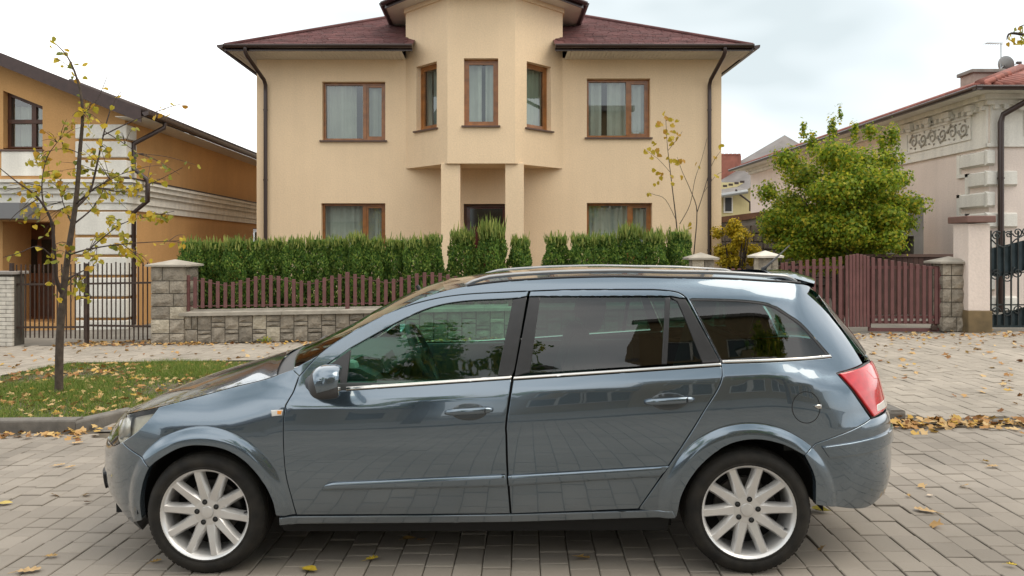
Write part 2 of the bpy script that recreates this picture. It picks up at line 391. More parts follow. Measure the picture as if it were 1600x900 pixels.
# single leaves lying on the pavers
def leaf(px, py, size, colr, label, curl=.25, rot=0., shape='oak', name='fallen_leaf'):
    k = (px-772)/1180; D = (1.61)/((py-390)/1180+SLOPE*k); p = Vector((k*D, D, gz(k*D)+.012))
    lobes = {'oak': [(-.5,.02),(-.38,.10),(-.33,.24),(-.2,.12),(-.08,.34),(.05,.14),(.2,.32),(.3,.12),(.42,.2),(.5,0)], 'lime': [(-.45,0),(-.42,.2),(-.2,.36),(.1,.33),(.35,.16),(.55,0)]}[shape]
    out = lobes+[(x,-y*.92) for x, y in lobes[-2::-1]][:-1] if shape == 'lime' else lobes+[(x+.03,-y*.9) for x, y in lobes[-2:0:-1]]
    mb = MB(); n_ = len(out)
    def zz(x, y): return curl*(abs(y)**1.5*1.2+.35*x*x)
    mb.v = [(x*size, y*size, zz(x,y)*size+.004*rnd.random()) for x, y in out]+[(x*size*.45, y*size*.2, zz(x*.45,y*.2)*size) for x, y in out]
    for i in range(n_): j = (i+1) % n_; mb.f.append((i, j, n_+j, n_+i))
    mb.f.append(tuple(n_+i for i in range(n_)))
    mb.tube([(-.45*size,0,.01*size),(-.62*size,.03*size,.0),(-.78*size,.02*size,-.003)], [.018*size,.013*size,.010*size], 5)
    o = mb.build(name, mat('leaf_%02d_%02d_%02d' % tuple(int(c_*99) for c_ in colr), colr, .65, noise=.35, nscale=35), label=label, cat='leaf', group='single leaves lying on the street')
    o.location = p; o.rotation_euler = (0, -SLOPE, rot)
TAN, YEL, OCH = (.50,.33,.15), (.52,.37,.03), (.42,.26,.08)
leaf(1446, 801, .12, TAN, 'largest tan lobed leaf on the pavers behind the rear bumper', .3, 2.6)
leaf(1551, 731, .085, TAN, 'tan lobed leaf far to the side of the tail light', .2, .2)
leaf(1282, 801, .11, (.36,.30,.03), 'curled olive-yellow leaf beside the rear wheel', .55, -.5, 'lime')
leaf(484, 893, .09, YEL, 'bright yellow leaf at the picture edge behind the front wheel', .2, -.5, 'lime')
leaf(581, 877, .07, YEL, 'small crumpled yellow leaf below the front door', .5, .4)
leaf(639, 845, .075, OCH, 'dull ochre leaf in the shade under the front door sill', .3, .2, 'lime')
leaf(243, 881, .06, OCH, 'small ochre leaf beside the front tyre', .45, .6)
leaf(92, 729, .085, TAN, 'tan leaf of a pair ahead of the front bumper, the farther from it', .2, .5)
leaf(110, 732, .075, TAN, 'tan leaf of a pair ahead of the front bumper, the nearer to it', .3, .7)
leaf(80, 872, .065, OCH, 'small brown leaf alone on pavers ahead of the front wheel', .3, .1)
leaf(44, 895, .12, TAN, 'long tan leaf cut by the bottom edge of the picture', .2, .3)
leaf(8, 789, .09, (.50,.38,.10), 'pale yellow leaf cut by the side edge of the picture', .2, .1, 'lime')
leaf(120, 694, .10, TAN, 'tan leaf on the pavers just before the leaf drift', .2, .4)
leaf(1580, 886, .05, YEL, 'small yellow leaf in the near corner behind the car', .4, -.4)
leaf(1420, 777, .045, OCH, 'tiny ochre leaf near the largest tan leaf', .3, 1.2)
leaf(1453, 777, .04, (.60,.48,.36), 'tiny pale pinkish leaf just above the largest tan leaf', .2, .2, 'lime')
# ---------------------------------------------------------------- facade materials
def plaster(name, base, var=.10, streak=.10):
    m = mat(name, base, .9, spec=.25); n = m.node_tree; b = n.nodes['Principled BSDF']
    g = n.nodes.new('ShaderNodeNewGeometry')
    t1 = n.nodes.new('ShaderNodeTexNoise'); t1.inputs['Scale'].default_value = .9; t1.inputs['Detail'].default_value = 6; n.links.new(g.outputs['Position'], t1.inputs[0])
    mp_ = n.nodes.new('ShaderNodeMapping'); mp_.inputs['Scale'].default_value = (3.2,3.2,.22); n.links.new(g.outputs['Position'], mp_.inputs[0])
    t2 = n.nodes.new('ShaderNodeTexNoise'); t2.inputs['Scale'].default_value = 1.6; t2.inputs['Detail'].default_value = 4; n.links.new(mp_.outputs[0], t2.inputs[0])
    t3 = n.nodes.new('ShaderNodeTexNoise'); t3.inputs['Scale'].default_value = 28; t3.inputs['Detail'].default_value = 5; n.links.new(g.outputs['Position'], t3.inputs[0])
    def mr(src, lo, hi):
        r = n.nodes.new('ShaderNodeMapRange'); r.inputs['From Min'].default_value = .3; r.inputs['From Max'].default_value = .7
        r.inputs['To Min'].default_value = lo; r.inputs['To Max'].default_value = hi; n.links.new(src, r.inputs[0]); return r.outputs[0]
    def mul(a, b_):
        x = n.nodes.new('ShaderNodeMath'); x.operation = 'MULTIPLY'; n.links.new(a, x.inputs[0]); n.links.new(b_, x.inputs[1]); return x.outputs[0]
    v = mul(mul(mr(t1.outputs[0], 1-var, 1+var*.4), mr(t2.outputs[0], 1-streak, 1+streak*.3)), mr(t3.outputs[0], .93, 1.04))
    hs = n.nodes.new('ShaderNodeHueSaturation'); hs.inputs['Color'].default_value = (*base, 1); n.links.new(v, hs.inputs['Value'])
    n.links.new(hs.outputs[0], b.inputs['Base Color'])
    bp = n.nodes.new('ShaderNodeBump'); bp.inputs['Strength'].default_value = .35; bp.inputs['Distance'].default_value = .012
    n.links.new(t3.outputs[0], bp.inputs['Height']); n.links.new(bp.outputs[0], b.inputs['Normal'])
    return m
M_CREAM = plaster('sand_plaster', (.80,.61,.405), .06, .03); M_OCHRE = plaster('ochre_plaster', (.57,.325,.135), .10, .05)
M_PINK = plaster('pink_plaster', (.75,.645,.575), .07, .05); M_WHITE = plaster('white_stucco', (.78,.75,.68), .08, .14)
M_OFFW = mat('soffit_white', (.66,.61,.53), .6, noise=.06, nscale=2)
M_BROWNM = mat('brown_gutter', (.040,.022,.018), .33, .25, coat=.3); M_WOOD = mat('oak_frame', (.33,.125,.028), .35, coat=.5, noise=.45, nscale=6)
M_WOODD = mat('dark_wood', (.085,.030,.014), .5, noise=.4, nscale=5); M_SILLB = mat('brown_sill', (.10,.055,.04), .45)
M_PANE = glassmat('window_pane', (.74,.81,.77), 2.2); M_CURT = mat('sheer_curtain', (.50,.51,.44), .85, noise=.15, nscale=3)
M_CURTS = [mat('sheer_curtain_%s' % k, c_, .85, noise=.2, nscale=2.5) for k, c_ in (('ivory',(.50,.50,.43)),('green',(.40,.44,.36)),('grey',(.36,.37,.35)),('white',(.58,.58,.54)))]
M_ROOM = mat('dim_room', (.05,.048,.04), .9); M_SHING = mat('red_shingle', (.130,.047,.045), .85, noise=.35, nscale=3, bump=.5, bscale=150, dist=.006, island=.28)
M_TILE = mat('clay_tile', (.27,.085,.060), .75, noise=.35, nscale=5, island=.2); M_DKROOF = mat('dark_roof', (.055,.035,.030), .7, noise=.3, nscale=4)
M_GREYC = mat('grey_concrete', (.27,.245,.22), .9, noise=.3, nscale=3); M_ZINC = mat('zinc', (.32,.33,.33), .45, .6)
def window(parent, fr, u0, u1, v0, v1, mull=None, d=.15, sill=True, sash='narrow', curtain=True, blind=False):
    """timber window in an opening: frame, panes, sill, sheer curtain and a dim room behind"""
    f = MB(); w = .065
    fbox(f, fr, u0, u0+w, v0, v1, d, d+.08); fbox(f, fr, u1-w, u1, v0, v1, d, d+.08)
    fbox(f, fr, u0+w, u1-w, v1-w, v1, d, d+.08); fbox(f, fr, u0+w, u1-w, v0, v0+w, d, d+.08)
    cells = [(u0+w, u1-w)]
    if mull:
        um = u0+(u1-u0)*mull; fbox(f, fr, um-.045, um+.045, v0+w, v1-w, d-.012, d+.08); cells = [(u0+w, um-.045), (um+.045, u1-w)]
    for i, (a, b) in enumerate(cells):              # opening sash inside the frame
        if i == len(cells)-1:
            s = .055; fbox(f, fr, a, a+s, v0+w, v1-w, d+.012, d+.07); fbox(f, fr, b-s, b, v0+w, v1-w, d+.012, d+.07)
            fbox(f, fr, a+s, b-s, v0+w, v0+w+s, d+.012, d+.07); fbox(f, fr, a+s, b-s, v1-w-s, v1-w, d+.012, d+.07)
    wo_ = f.build('window', M_WOOD, parent)
    for a, b in cells: MB().quad(fr(a,v0+w,d+.05), fr(b,v0+w,d+.05), fr(b,v1-w,d+.05), fr(a,v1-w,d+.05)).build('pane', M_PANE, wo_)
    if sill:
        s = MB(); fbox(s, fr, u0-.06, u1+.05, v0-.045, v0-.008, -.07, d+.02); s.build('sill', M_SILLB, wo_)
    if curtain:
        n_ = int((u1-u0)/.022); V = []; ph = rnd.random()*6; gap_ = rnd.choice((0,.3,.55,.7)); fq = rnd.uniform(24,44); cm = M_CURTS[rnd.randrange(4)]
        for i in range(n_+1):
            u = u0+(u1-u0)*i/n_
            dd = d+.20+.035*math.sin(u*fq+ph+2*math.sin(u*5.3))+.012*math.sin(u*91)
            V += [tuple(fr(u,v0-.1,dd+.02)), tuple(fr(u,v1+.05,dd))]
        npmesh('curtain', np.array(V), np.array([(2*i,2*i+2,2*i+3,2*i+1) for i in range(n_) if not (gap_ and abs(i/n_-gap_) < .045)]), cm, wo_, True)
    r = MB(); a, b, c_, e_ = u0-.3, u1+.3, v0-.4, v1+.2; q = d+.09; z_ = d+1.6
    r.quad(fr(a,c_,z_), fr(b,c_,z_), fr(b,e_,z_), fr(a,e_,z_)); r.quad(fr(a,c_,q), fr(a,c_,z_), fr(a,e_,z_), fr(a,e_,q)); r.quad(fr(b,c_,q), fr(b,c_,z_), fr(b,e_,z_), fr(b,e_,q))
    r.quad(fr(a,e_,q), fr(b,e_,q), fr(b,e_,z_), fr(a,e_,z_)); r.quad(fr(a,c_,q), fr(b,c_,q), fr(b,c_,z_), fr(a,c_,z_)); r.build('room', M_ROOM, wo_)
    return wo_
def pipe(parent, pts, r=.05, name='downpipe', clips=()):
    o = MB().tube(pts, r, 12).build(name, M_BROWNM, parent, True, 50)
    for z in clips:
        for p, q in zip(pts, pts[1:]):
            if min(p[2], q[2]) < z < max(p[2], q[2]):
                t = (z-p[2])/(q[2]-p[2]); c_ = Vector(p).lerp(Vector(q), t); MB().tube([c_-Vector((0,0,.02)), c_+Vector((0,0,.02))], r*1.18, 12).build('pipe_clip', M_BROWNM, o)
    return o
def gutter(parent, p, q, r=.075, fascia=.16):
    d = (Vector(q)-Vector(p)); n_ = 9
    o = MB()
    dd = d.normalized(); sd = Vector((dd.y, -dd.x, 0))
    prof = [(sd*math.cos(a)*r+Vector((0,0,1))*math.sin(a)*r) for a in np.linspace(-math.pi, 0, n_)]+[sd*(r*.9)+Vector((0,0,.012)), sd*(-r)+Vector((0,0,.03))]
    k = len(prof)
    for e_ in (Vector(p), Vector(q)): o.v += [tuple(e_+x) for x in prof]
    o.f = [tuple(range(k)), tuple(range(2*k-1, k-1, -1))]+[(i, k+i, k+(i+1) % k, (i+1) % k) for i in range(k)]
    return o.build('gutter', M_BROWNM, parent, True, 50)
# ---------------------------------------------------------------- the sand-coloured villa
DW = 19.5; HX0, HX1 = -6.13, 5.87; HZ0 = -.1; EZ = 6.56
villa = thing('villa', 'sand-coloured two-storey villa with central bay and red shingle hip roof', 'house', (-.13, DW, 0))
VO = villa.location.copy()
def frm(X0, Y0, ux, uy):        # wall frame: u along (ux,uy), d inwards (to the left-hand normal)
    return lambda u, v, d: Vector((X0+ux*u-uy*d, Y0+uy*u+ux*d, v))-VO
front = lambda u, v, d: Vector((u, DW+d, v))-VO
def pxz(px, py, D=DW): p = at(px, py, D); return p.x, p.z
def op(x0, x1, y0, y1, D=DW): a = at(x0, y1, D); b = at(x1, y0, D); return (a.x, b.x, a.z, b.z, .17)
OW = [op(503.5,602,127.5,219), op(917,1016,122.5,214.5), op(502,602,317.5,407), op(917,1019,317,405)]
DOOR = op(724.5,795,318.5,470)
BX0, BX1, FX0, FX1, BD = -2.28, 1.77, -1.13, .51, 1.18      # bay: wall ends, front face, projection
w = MB()
holes_wall(w, HX0, BX0, HZ0, EZ, [OW[0], OW[2]], front); holes_wall(w, BX1, HX1, HZ0, EZ, [OW[1], OW[3]], front)
holes_wall(w, BX0, BX1, HZ0, 3.70, [DOOR[:4]+(.25,)], front)
for X, s_ in ((HX0, 1), (HX1, -1)): w.quad(*[Vector(p)-VO for p in ((X,DW,HZ0),(X,DW+10.5,HZ0),(X,DW+10.5,EZ),(X,DW,EZ))][::s_])
w.quad(*[Vector(p)-VO for p in ((HX0,DW+10.5,HZ0),(HX1,DW+10.5,HZ0),(HX1,DW+10.5,EZ),(HX0,DW+10.5,EZ))])
wall = w.build('wall', M_CREAM, villa)
for k, h_ in enumerate(OW): window(villa, front, *h_[:4], mull=.66)
d_ = MB(); fbox(d_, front, DOOR[0], DOOR[1], DOOR[2], DOOR[3], .20, .26); do = d_.build('door', mat('oxblood_door', (.085,.012,.010), .25, coat=.6), villa)
f = MB(); fbox(f, front, DOOR[0], DOOR[1], DOOR[3]-.07, DOOR[3], .12, .199); fbox(f, front, DOOR[0], DOOR[0]+.07, DOOR[2], DOOR[3]-.07, .12, .199); fbox(f, front, DOOR[1]-.07, DOOR[1], DOOR[2], DOOR[3]-.07, .12, .199); f.build('door_frame', M_WOODD, do)
p_ = MB(); fbox(p_, front, DOOR[0]+.16, DOOR[1]-.16, DOOR[3]-.58, DOOR[3]-.12, .188, .198); p_.build('door_glass', mat('dark_glass', (.01,.012,.012), .05, spec=.8), do)
p_ = MB().tube([front(DOOR[1]-.2,1.0,.17), front(DOOR[1]-.2,1.35,.17)], .014, 8); p_.build('door_handle', M_CHROME if 'M_CHROME' in globals() else M_ZINC, do)
# bay on two columns
bay = bpy.data.objects.new('bay', None); col.objects.link(bay); bay.parent = villa
BZ0, BZ1 = 3.70, 7.92
LF = math.hypot(FX0-BX0, BD); RF = math.hypot(BX1-FX1, BD)
frL = frm(BX0, DW, (FX0-BX0)/LF, -BD/LF); frC = frm(FX0, DW-BD, 1, 0); frR = frm(FX1, DW-BD, (BX1-FX1)/RF, BD/RF)
def bayop(fr_, px0, px1, L):    # find u where the wall frame projects to a pixel column
    def pxu(u): p = fr_(u,5,0)+VO; return 772+1180*p.x/p.y
    us_ = np.linspace(0, L, 800); q = np.array([pxu(u) for u in us_]); return float(np.interp(px0, q, us_)), float(np.interp(px1, q, us_))
zt, zb = 1.61+(390-91)*(DW-BD)/1180, 1.61+(390-196)*(DW-BD)/1180
bw = MB(); bws = []
for fr_, L, pxs in ((frL, LF, (650.5,682.5)), (frC, FX1-FX0, (725,778.5)), (frR, RF, (823,861))):
    a, b = bayop(fr_, *pxs, L); hole = (a, b, zb, zt, .17); holes_wall(bw, 0, L, BZ0, BZ1, [hole], fr_); bws.append((fr_, hole))
bw.quad(*[Vector(p)-VO for p in ((BX0,DW+.02,BZ0),(FX0,DW-BD,BZ0),(FX1,DW-BD,BZ0),(BX1,DW+.02,BZ0))])
for X, s_ in ((BX0, 1), (BX1, -1)): bw.quad(*[Vector(p)-VO for p in ((X,DW,3.7),(X,DW,BZ1),(X,DW+4.5,BZ1),(X,DW+4.5,3.7))][::s_])
bw.build('bay_wall', M_CREAM, bay)
for fr_, h_ in bws: window(bay, fr_, *h_[:4])
for x0, x1 in ((689,719),(789.5,818.5)):
    D = DW-BD+.08; a, b = at(x0,0,D).x, at(x1,0,D).x
    MB().rbox((a-VO.x,D-VO.y,HZ0),(b-VO.x,D+.44-VO.y,3.72), .008).build('column', M_CREAM, villa)
MB().box((BX0-VO.x-.2,-1.5,-.12),(BX1-VO.x+.2,-.003,.22)).build('porch_step', M_GREYC, villa)
# main hip roof with shingle courses, soffit boards, gutters
OH = .49; RX0, RX1, RY0, RY1 = HX0-OH, HX1+OH, DW-.92, DW+10.5+OH; SL = .50; RZ = 6.62
def roofz(x, y): return RZ+SL*min(x-RX0, RX1-x, y-RY0, RY1-y)
rf = MB(); hy = (RY1-RY0)/2; rid = [(RX0+hy, RY0+hy), (RX1-hy, RY0+hy)]
if rid[0][0] > rid[1][0]: xm = (rid[0][0]+rid[1][0])/2; hy = (RX1-RX0)/2; rid = [(xm, RY0+hy), (xm, RY1-hy)]
def V3(p, z): return Vector((p[0],p[1],z))-VO
c4 = [(RX0,RY0),(RX1,RY0),(RX1,RY1),(RX0,RY1)]; zr = RZ+SL*min(rid[0][0]-RX0, (RY1-RY0)/2)
if rid[0][1] == rid[1][1]:
    rf.quad(V3(c4[0],RZ),V3(c4[1],RZ),V3(rid[1],zr),V3(rid[0],zr)); rf.quad(V3(c4[2],RZ),V3(c4[3],RZ),V3(rid[0],zr),V3(rid[1],zr)); rf.quad(V3(c4[3],RZ),V3(c4[0],RZ),V3(rid[0],zr)); rf.quad(V3(c4[1],RZ),V3(c4[2],RZ),V3(rid[1],zr))
else:
    rf.quad(V3(c4[0],RZ),V3(c4[1],RZ),V3(rid[0],zr)); rf.quad(V3(c4[2],RZ),V3(c4[3],RZ),V3(rid[1],zr)); rf.quad(V3(c4[3],RZ),V3(c4[0],RZ),V3(rid[0],zr),V3(rid[1],zr)); rf.quad(V3(c4[1],RZ),V3(c4[2],RZ),V3(rid[1],zr),V3(rid[0],zr))
bm = bmesh.new(); vv = [bm.verts.new(p) for p in rf.v]; [bm.faces.new([vv[i] for i in f]) for f in rf.f]     # notch where the bay rises through the eaves
XL, XR = BX0+.26, BX1-.26
for co, no in (((XL,0,0),(1,0,0)),((XR,0,0),(1,0,0)),((0,DW+.3,0),(0,1,0))): bmesh.ops.bisect_plane(bm, geom=bm.verts[:]+bm.edges[:]+bm.faces[:], plane_co=Vector(co)-VO, plane_no=no)
bmesh.ops.delete(bm, geom=[f for f in bm.faces if XL < (f.calc_center_median()+VO).x < XR and (f.calc_center_median()+VO).y < DW+.3], context='FACES')
rf = MB().bm(bm); roofo = rf.build('roof', M_SHING, villa)
sh = MB(); row = 0; yy = RY0-.03
while yy < RY0+4.6:                              # front slope: lapped tabs of uneven depth
    x0 = RX0+(yy-RY0)+.02; x1 = RX1-(yy-RY0)-.02; x = x0-rnd.random()*.3
    while x < x1:
        wd = rnd.choice((.20,.26,.33,.38)); a, b = max(x, x0), min(x+wd-.012, x1)
        if b-a > .03 and not (XL < b and a < XR and yy < DW+.3):
            lift = .022+rnd.random()*.008; dep = .165+rnd.random()*.03; z0 = RZ+SL*(yy-RY0); z1 = z0+SL*dep
            P = [(a,yy,z0+lift),(b,yy,z0+lift),(b,yy+dep,z1+.006),(a,yy+dep,z1+.006)]
            sh.quad(*[Vector(p)-VO for p in P]); sh.quad(*[Vector(p)-VO for p in ((a,yy,z0),(b,yy,z0),(b,yy,z0+lift),(a,yy,z0+lift))])
        x += wd
    yy += .145; row += 1
sh.build('shingle_courses', M_SHING, roofo, kind='stuff')
for (p, q) in ((c4[0], rid[0]), (c4[1], rid[0] if rid[0][1] != rid[1][1] else rid[1])):
    MB().tube([V3(p, RZ+.02), V3(q, zr+.03)], .055, 8, flat=1.3).build('hip_cap', M_SHING, roofo, True)
so_ = MB()
x = RX0+.04
while x < RX1-.04:
    if not (BX0-.05 < x < BX1+.0): so_.box(tuple(V3((x,RY0+.06),RZ-.105)), tuple(V3((x+.092,DW+.0),RZ-.085)))
    x += .10
y = DW
while y < RY1-.1:
    for xa, xb in ((RX0+.04,HX0),(HX1,RX1-.04)): so_.box(tuple(V3((xa,y),RZ-.105)), tuple(V3((xb,y+.092),RZ-.085)))
    y += .10
so_.build('soffit_boards', M_OFFW, roofo, kind='stuff')
MB().box(tuple(V3((RX0,RY0),RZ-.08)), tuple(V3((BX0-.12,DW-.02),RZ-.06))).build('soffit', M_OFFW, roofo)
MB().box(tuple(V3((BX1+.12,RY0),RZ-.08)), tuple(V3((RX1,DW-.02),RZ-.06))).build('soffit', M_OFFW, roofo)
for xa, xb in ((RX0, XL+.01), (XR-.01, RX1)):
    MB().box(tuple(V3((xa,RY0),RZ-.12)), tuple(V3((xb,RY0+.03),RZ+.02))).build('fascia', M_BROWNM, roofo)
    gutter(roofo, V3((xa,RY0-.075),RZ+.005), V3((xb,RY0-.075),RZ+.005), .078)
for X in (RX0, RX1):
    s_ = 1 if X == RX1 else -1
    MB().box(tuple(V3((min(X,X+.03*s_),RY0+.035),RZ-.12)), tuple(V3((max(X,X+.03*s_),RY1),RZ+.02))).build('fascia', M_BROWNM, roofo)
    gutter(roofo, V3((X+s_*.11,RY0 if s_ < 0 else RY1),RZ+.0), V3((X+s_*.11,RY1 if s_ < 0 else RY0),RZ+.0), .078) if s_ > 0 else gutter(roofo, V3((X-.11,RY1),RZ), V3((X-.11,RY0-.05),RZ), .078)
for xg, xw in ((at(383,0,18.5).x, at(415,0,DW-.08).x), (at(1133,0,18.5).x, at(1108.5,0,DW-.08).x)):
    P = [(xg,RY0-.075,RZ-.06),(xg,RY0-.075,RZ-.17),(xg+(xw-xg)*.12,RY0+.02,RZ-.26),(xw-(xw-xg)*.08,DW-.16,RZ-.66),(xw,DW-.085,RZ-.78),(xw,DW-.085,RZ-1.0),(xw,DW-.085,.1)]
    pipe(villa, [Vector(p)-VO for p in P], .05, clips=(5.2,3.4,1.6))
# bay roof eaves
def eave_pt(i):       # outline of the bay eaves, overhang .50
    o_ = .50; k = math.tan(math.radians(22.5))
    return [(BX0-o_,DW+3.4),(BX0-o_,DW-.02-o_*k*.4),(FX0-o_*k,DW-BD-o_),(FX1+o_*k,DW-BD-o_),(BX1+o_,DW-.02-o_*k*.4),(BX1+o_,DW+3.4)][i]
bz = 7.87; inn = [(BX0,DW+3.4),(BX0,DW),(FX0,DW-BD),(FX1,DW-BD),(BX1,DW),(BX1,DW+3.4)]
br = MB(); ctr = ((BX0+BX1)/2, DW+1.2)
for i in range(5):
    a, b = eave_pt(i), eave_pt(i+1)
    br.quad(V3(a,bz+.10),V3(b,bz+.10),V3((ctr[0],max(ctr[1], min(a[1],b[1]))),bz+1.35))
bro = br.build('bay_roof', M_SHING, bay)
for i in range(5):
    a, b = eave_pt(i), eave_pt(i+1); a2, b2 = inn[i], inn[i+1]
    MB().prism([V3(a,bz-.05),V3(b,bz-.05),V3(b2,bz-.05),V3(a2,bz-.05)], (0,0,.02)).build('bay_soffit', M_OFFW, bro)
    d = Vector((b[0]-a[0], b[1]-a[1], 0)).normalized(); nrm_ = Vector((d.y,-d.x,0))
    m_ = MB(); A, B = V3(a,bz-.07), V3(b,bz-.07); m_.prism([A,B,B+nrm_*.03,A+nrm_*.03], (0,0,.18)); m_.build('bay_fascia', M_BROWNM, bro)
    gutter(bro, A+nrm_*.105+Vector((0,0,.13)), B+nrm_*.105+Vector((0,0,.13)), .072)
    mo = MB(); n2 = nrm_*.05; A2, B2 = V3(a2,bz-.16), V3(b2,bz-.16); mo.prism([A2,B2,B2+n2,A2+n2], (0,0,.109)); mo.build('cornice', M_CREAM, bro)
# ---------------------------------------------------------------- ochre house (gable towards the street)
LX, LD = -8.31, 17.0
oh = thing('ochre_house', 'ochre house with white quoins, cornice and dark brown gable roof', 'house', (LX, LD, 0)); OO = oh.location.copy()
ofr = lambda u, v, d: Vector((u, LD+d, v))-OO                    # street front, u = world X
sfr = lambda u, v, d: Vector((LX-d, u, v))-OO                    # side wall, u = world Y
def rake(x): return 4.53+.40*(-7.75-x)                           # underside of the roof at X
W0 = op(5,66.5,150,233,LD); wx0, wx1, wz0 = W0[0], W0[1], W0[2]
PX = op(4,86,346,505,LD); 
ow = MB()
holes_wall(ow, -15.0, LX, -.4, 3.9, [PX[:4]+(1.15,), (wx0,wx1,wz0,3.9,.22)], ofr)
for a, b in ((-15.0,wx0),(wx1,LX)):
    ow.quad(ofr(a,3.9,0), ofr(b,3.9,0), ofr(b,rake(b)+.05,0), ofr(a,rake(a)+.05,0))
tl_, tr_ = rake(wx0)-.66, rake(wx1)-.66
ow.quad(ofr(wx0,tl_,0), ofr(wx1,tr_,0), ofr(wx1,rake(wx1)+.05,0), ofr(wx0,rake(wx0)+.05,0)); ow.quad(ofr(wx0,tl_,0), ofr(wx1,tr_,0), ofr(wx1,tr_,.22), ofr(wx0,tl_,.22))
for X, zt_ in ((wx0,tl_),(wx1,tr_)): ow.quad(ofr(X,3.9,0), ofr(X,zt_,0), ofr(X,zt_,.22), ofr(X,3.9,.22))
ow.build('street_wall', M_OCHRE, oh)
sw_ = MB(); holes_wall(sw_, LD, LD+15, -.4, 4.75, [(26.05,27.5,1.15,2.35,.2)], sfr); sw_.build('side_wall', M_OCHRE, oh)
window(oh, lambda u, v, d: sfr(u, v, d), 26.05, 27.5, 1.15, 2.35, curtain=False, sill=False)
# raked window
f = MB(); q0 = .16
def rk(x, o_): return rake(x)-.66-o_
for (a, b) in ((wx0,wx0+.07),(wx1-.07,wx1),((wx0+wx1)/2+.10,(wx0+wx1)/2+.20)):
    P = [ofr(a,wz0,q0),ofr(b,wz0,q0),ofr(b,rk(b,.0),q0),ofr(a,rk(a,.0),q0)]; f.prism(P, (0,.07,0))
f.prism([ofr(wx0,wz0,q0-.002),ofr(wx1,wz0,q0-.002),ofr(wx1,wz0+.08,q0-.002),ofr(wx0,wz0+.08,q0-.002)], (0,.07,0))
f.prism([ofr(wx0,rk(wx0,.08),q0-.002),ofr(wx1,rk(wx1,.08),q0-.002),ofr(wx1,rk(wx1,0),q0-.002),ofr(wx0,rk(wx0,0),q0-.002)], (0,.07,0))
zt2 = wz0+.60; f.prism([ofr(wx0,zt2,q0-.012),ofr(wx1,zt2,q0-.012),ofr(wx1,zt2+.09,q0-.012),ofr(wx0,zt2+.09,q0-.012)], (0,.07,0))
rw = f.build('window', M_WOODD, oh)
MB().quad(ofr(wx0,wz0,q0+.05),ofr(wx1,wz0,q0+.05),ofr(wx1,rk(wx1,0),q0+.05),ofr(wx0,rk(wx0,0),q0+.05)).build('pane', M_PANE, rw)
n_ = 40; V = []
for i in range(n_+1):
    u = wx0+(wx1-wx0)*i/n_; V += [tuple(ofr(u,wz0-.1,.42+.03*math.sin(u*40))), tuple(ofr(u,4.9,.42+.03*math.sin(u*40)))]
npmesh('curtain', np.array(V), np.array([(2*i,2*i+2,2*i+3,2*i+1) for i in range(n_)]), M_CURT, rw, True)
s_ = MB(); fbox(s_, ofr, wx0-.08, wx1+.03, wz0-.05, wz0-.01, -.06, .20); s_.build('sill', M_SILLB, rw)
s_ = MB(); fbox(s_, ofr, wx0-.02, wx1, 3.27, wz0-.06, -.035, .01); s_.build('apron_panel', M_WHITE, oh)
# porch: door set back in the dark opening, grey canopy
dx0, dx1 = at(30,0,LD+1.1).x, at(90,0,LD+1.1).x
d_ = MB(); fbox(d_, ofr, dx0, dx1, -.35, 2.25, 1.06, 1.14); do = d_.build('door', mat('brown_door', (.16,.055,.018), .45, noise=.35, nscale=4), oh)
for (a, b, c_, e_) in ((.16,.50,1.05,1.85),(.62,.86,1.05,1.85)):
    g_ = MB(); fbox(g_, ofr, dx0+(dx1-dx0)*a, dx0+(dx1-dx0)*b, c_, e_, 1.045, 1.058); g_.build('door_glass', mat('dark_glass', (.02,.022,.022), .08, spec=.8), do)
for i in range(2):
    g_ = MB(); fbox(g_, ofr, dx0+(dx1-dx0)*(.14+.42*i), dx0+(dx1-dx0)*(.48+.42*i), .02, .85, 1.04, 1.058); g_.build('door_panel', M_WOODD, do)
bk = MB(); fbox(bk, ofr, PX[0]-.3, PX[1]+.02, -.4, PX[3]+.2, 1.15, 1.25); bk.build('porch_back', mat('porch_shade_plaster', (.16,.085,.03), .9), oh)  # ochre darkened so the back wall's colour carries the porch shade
c_ = MB(); fbox(c_, ofr, -11.9, at(37,0,16.4).x, 2.28, 2.62, -.75, -.002); c_.build('canopy', mat('grey_canopy', (.16,.16,.165), .5), oh)
# cornice bands: front and side, three stepped mouldings
def band(fr_, u0, u1, mm, par):
    for (z0, z1, pr_) in ((2.50,2.66,.06),(2.66,2.86,.10),(2.86,2.98,.17),(2.98,3.10,.25),(3.10,3.17,.31)):
        b = MB(); fbox(b, fr_, u0-(pr_ if fr_ is sfr else 0), u1+(pr_ if fr_ is ofr else 0)-(.001 if fr_ is ofr else 0), z0, z1-.002, -pr_, .01); b.build('cornice_moulding', mm, par)
band(ofr, -15, LX, M_WHITE, oh); band(sfr, LD+.002, LD+15, M_WHITE, oh)
lc = MB(); fbox(lc, sfr, LD-.3, LD+15, 3.172, 3.20, -.33, .01); lc.build('cornice_flashing', M_DKROOF, oh)
qx0 = at(120,0,LD).x
for (z0, z1) in ((-.35,.02),(.08,.50),(.56,.98),(1.04,1.44),(1.50,1.88),(1.94,2.46),(3.24,3.62),(3.68,4.04),(4.10,4.42)):
    b = MB(); b.rbox((qx0-OO.x, -.075, z0), (LX+.07-OO.x, .05, z1), .018); b.build('quoin', M_WHITE, oh)
    b = MB(); b.rbox((-.04, .052, z0), (.071, .42, z1), .018); b.build('quoin', M_WHITE, oh)
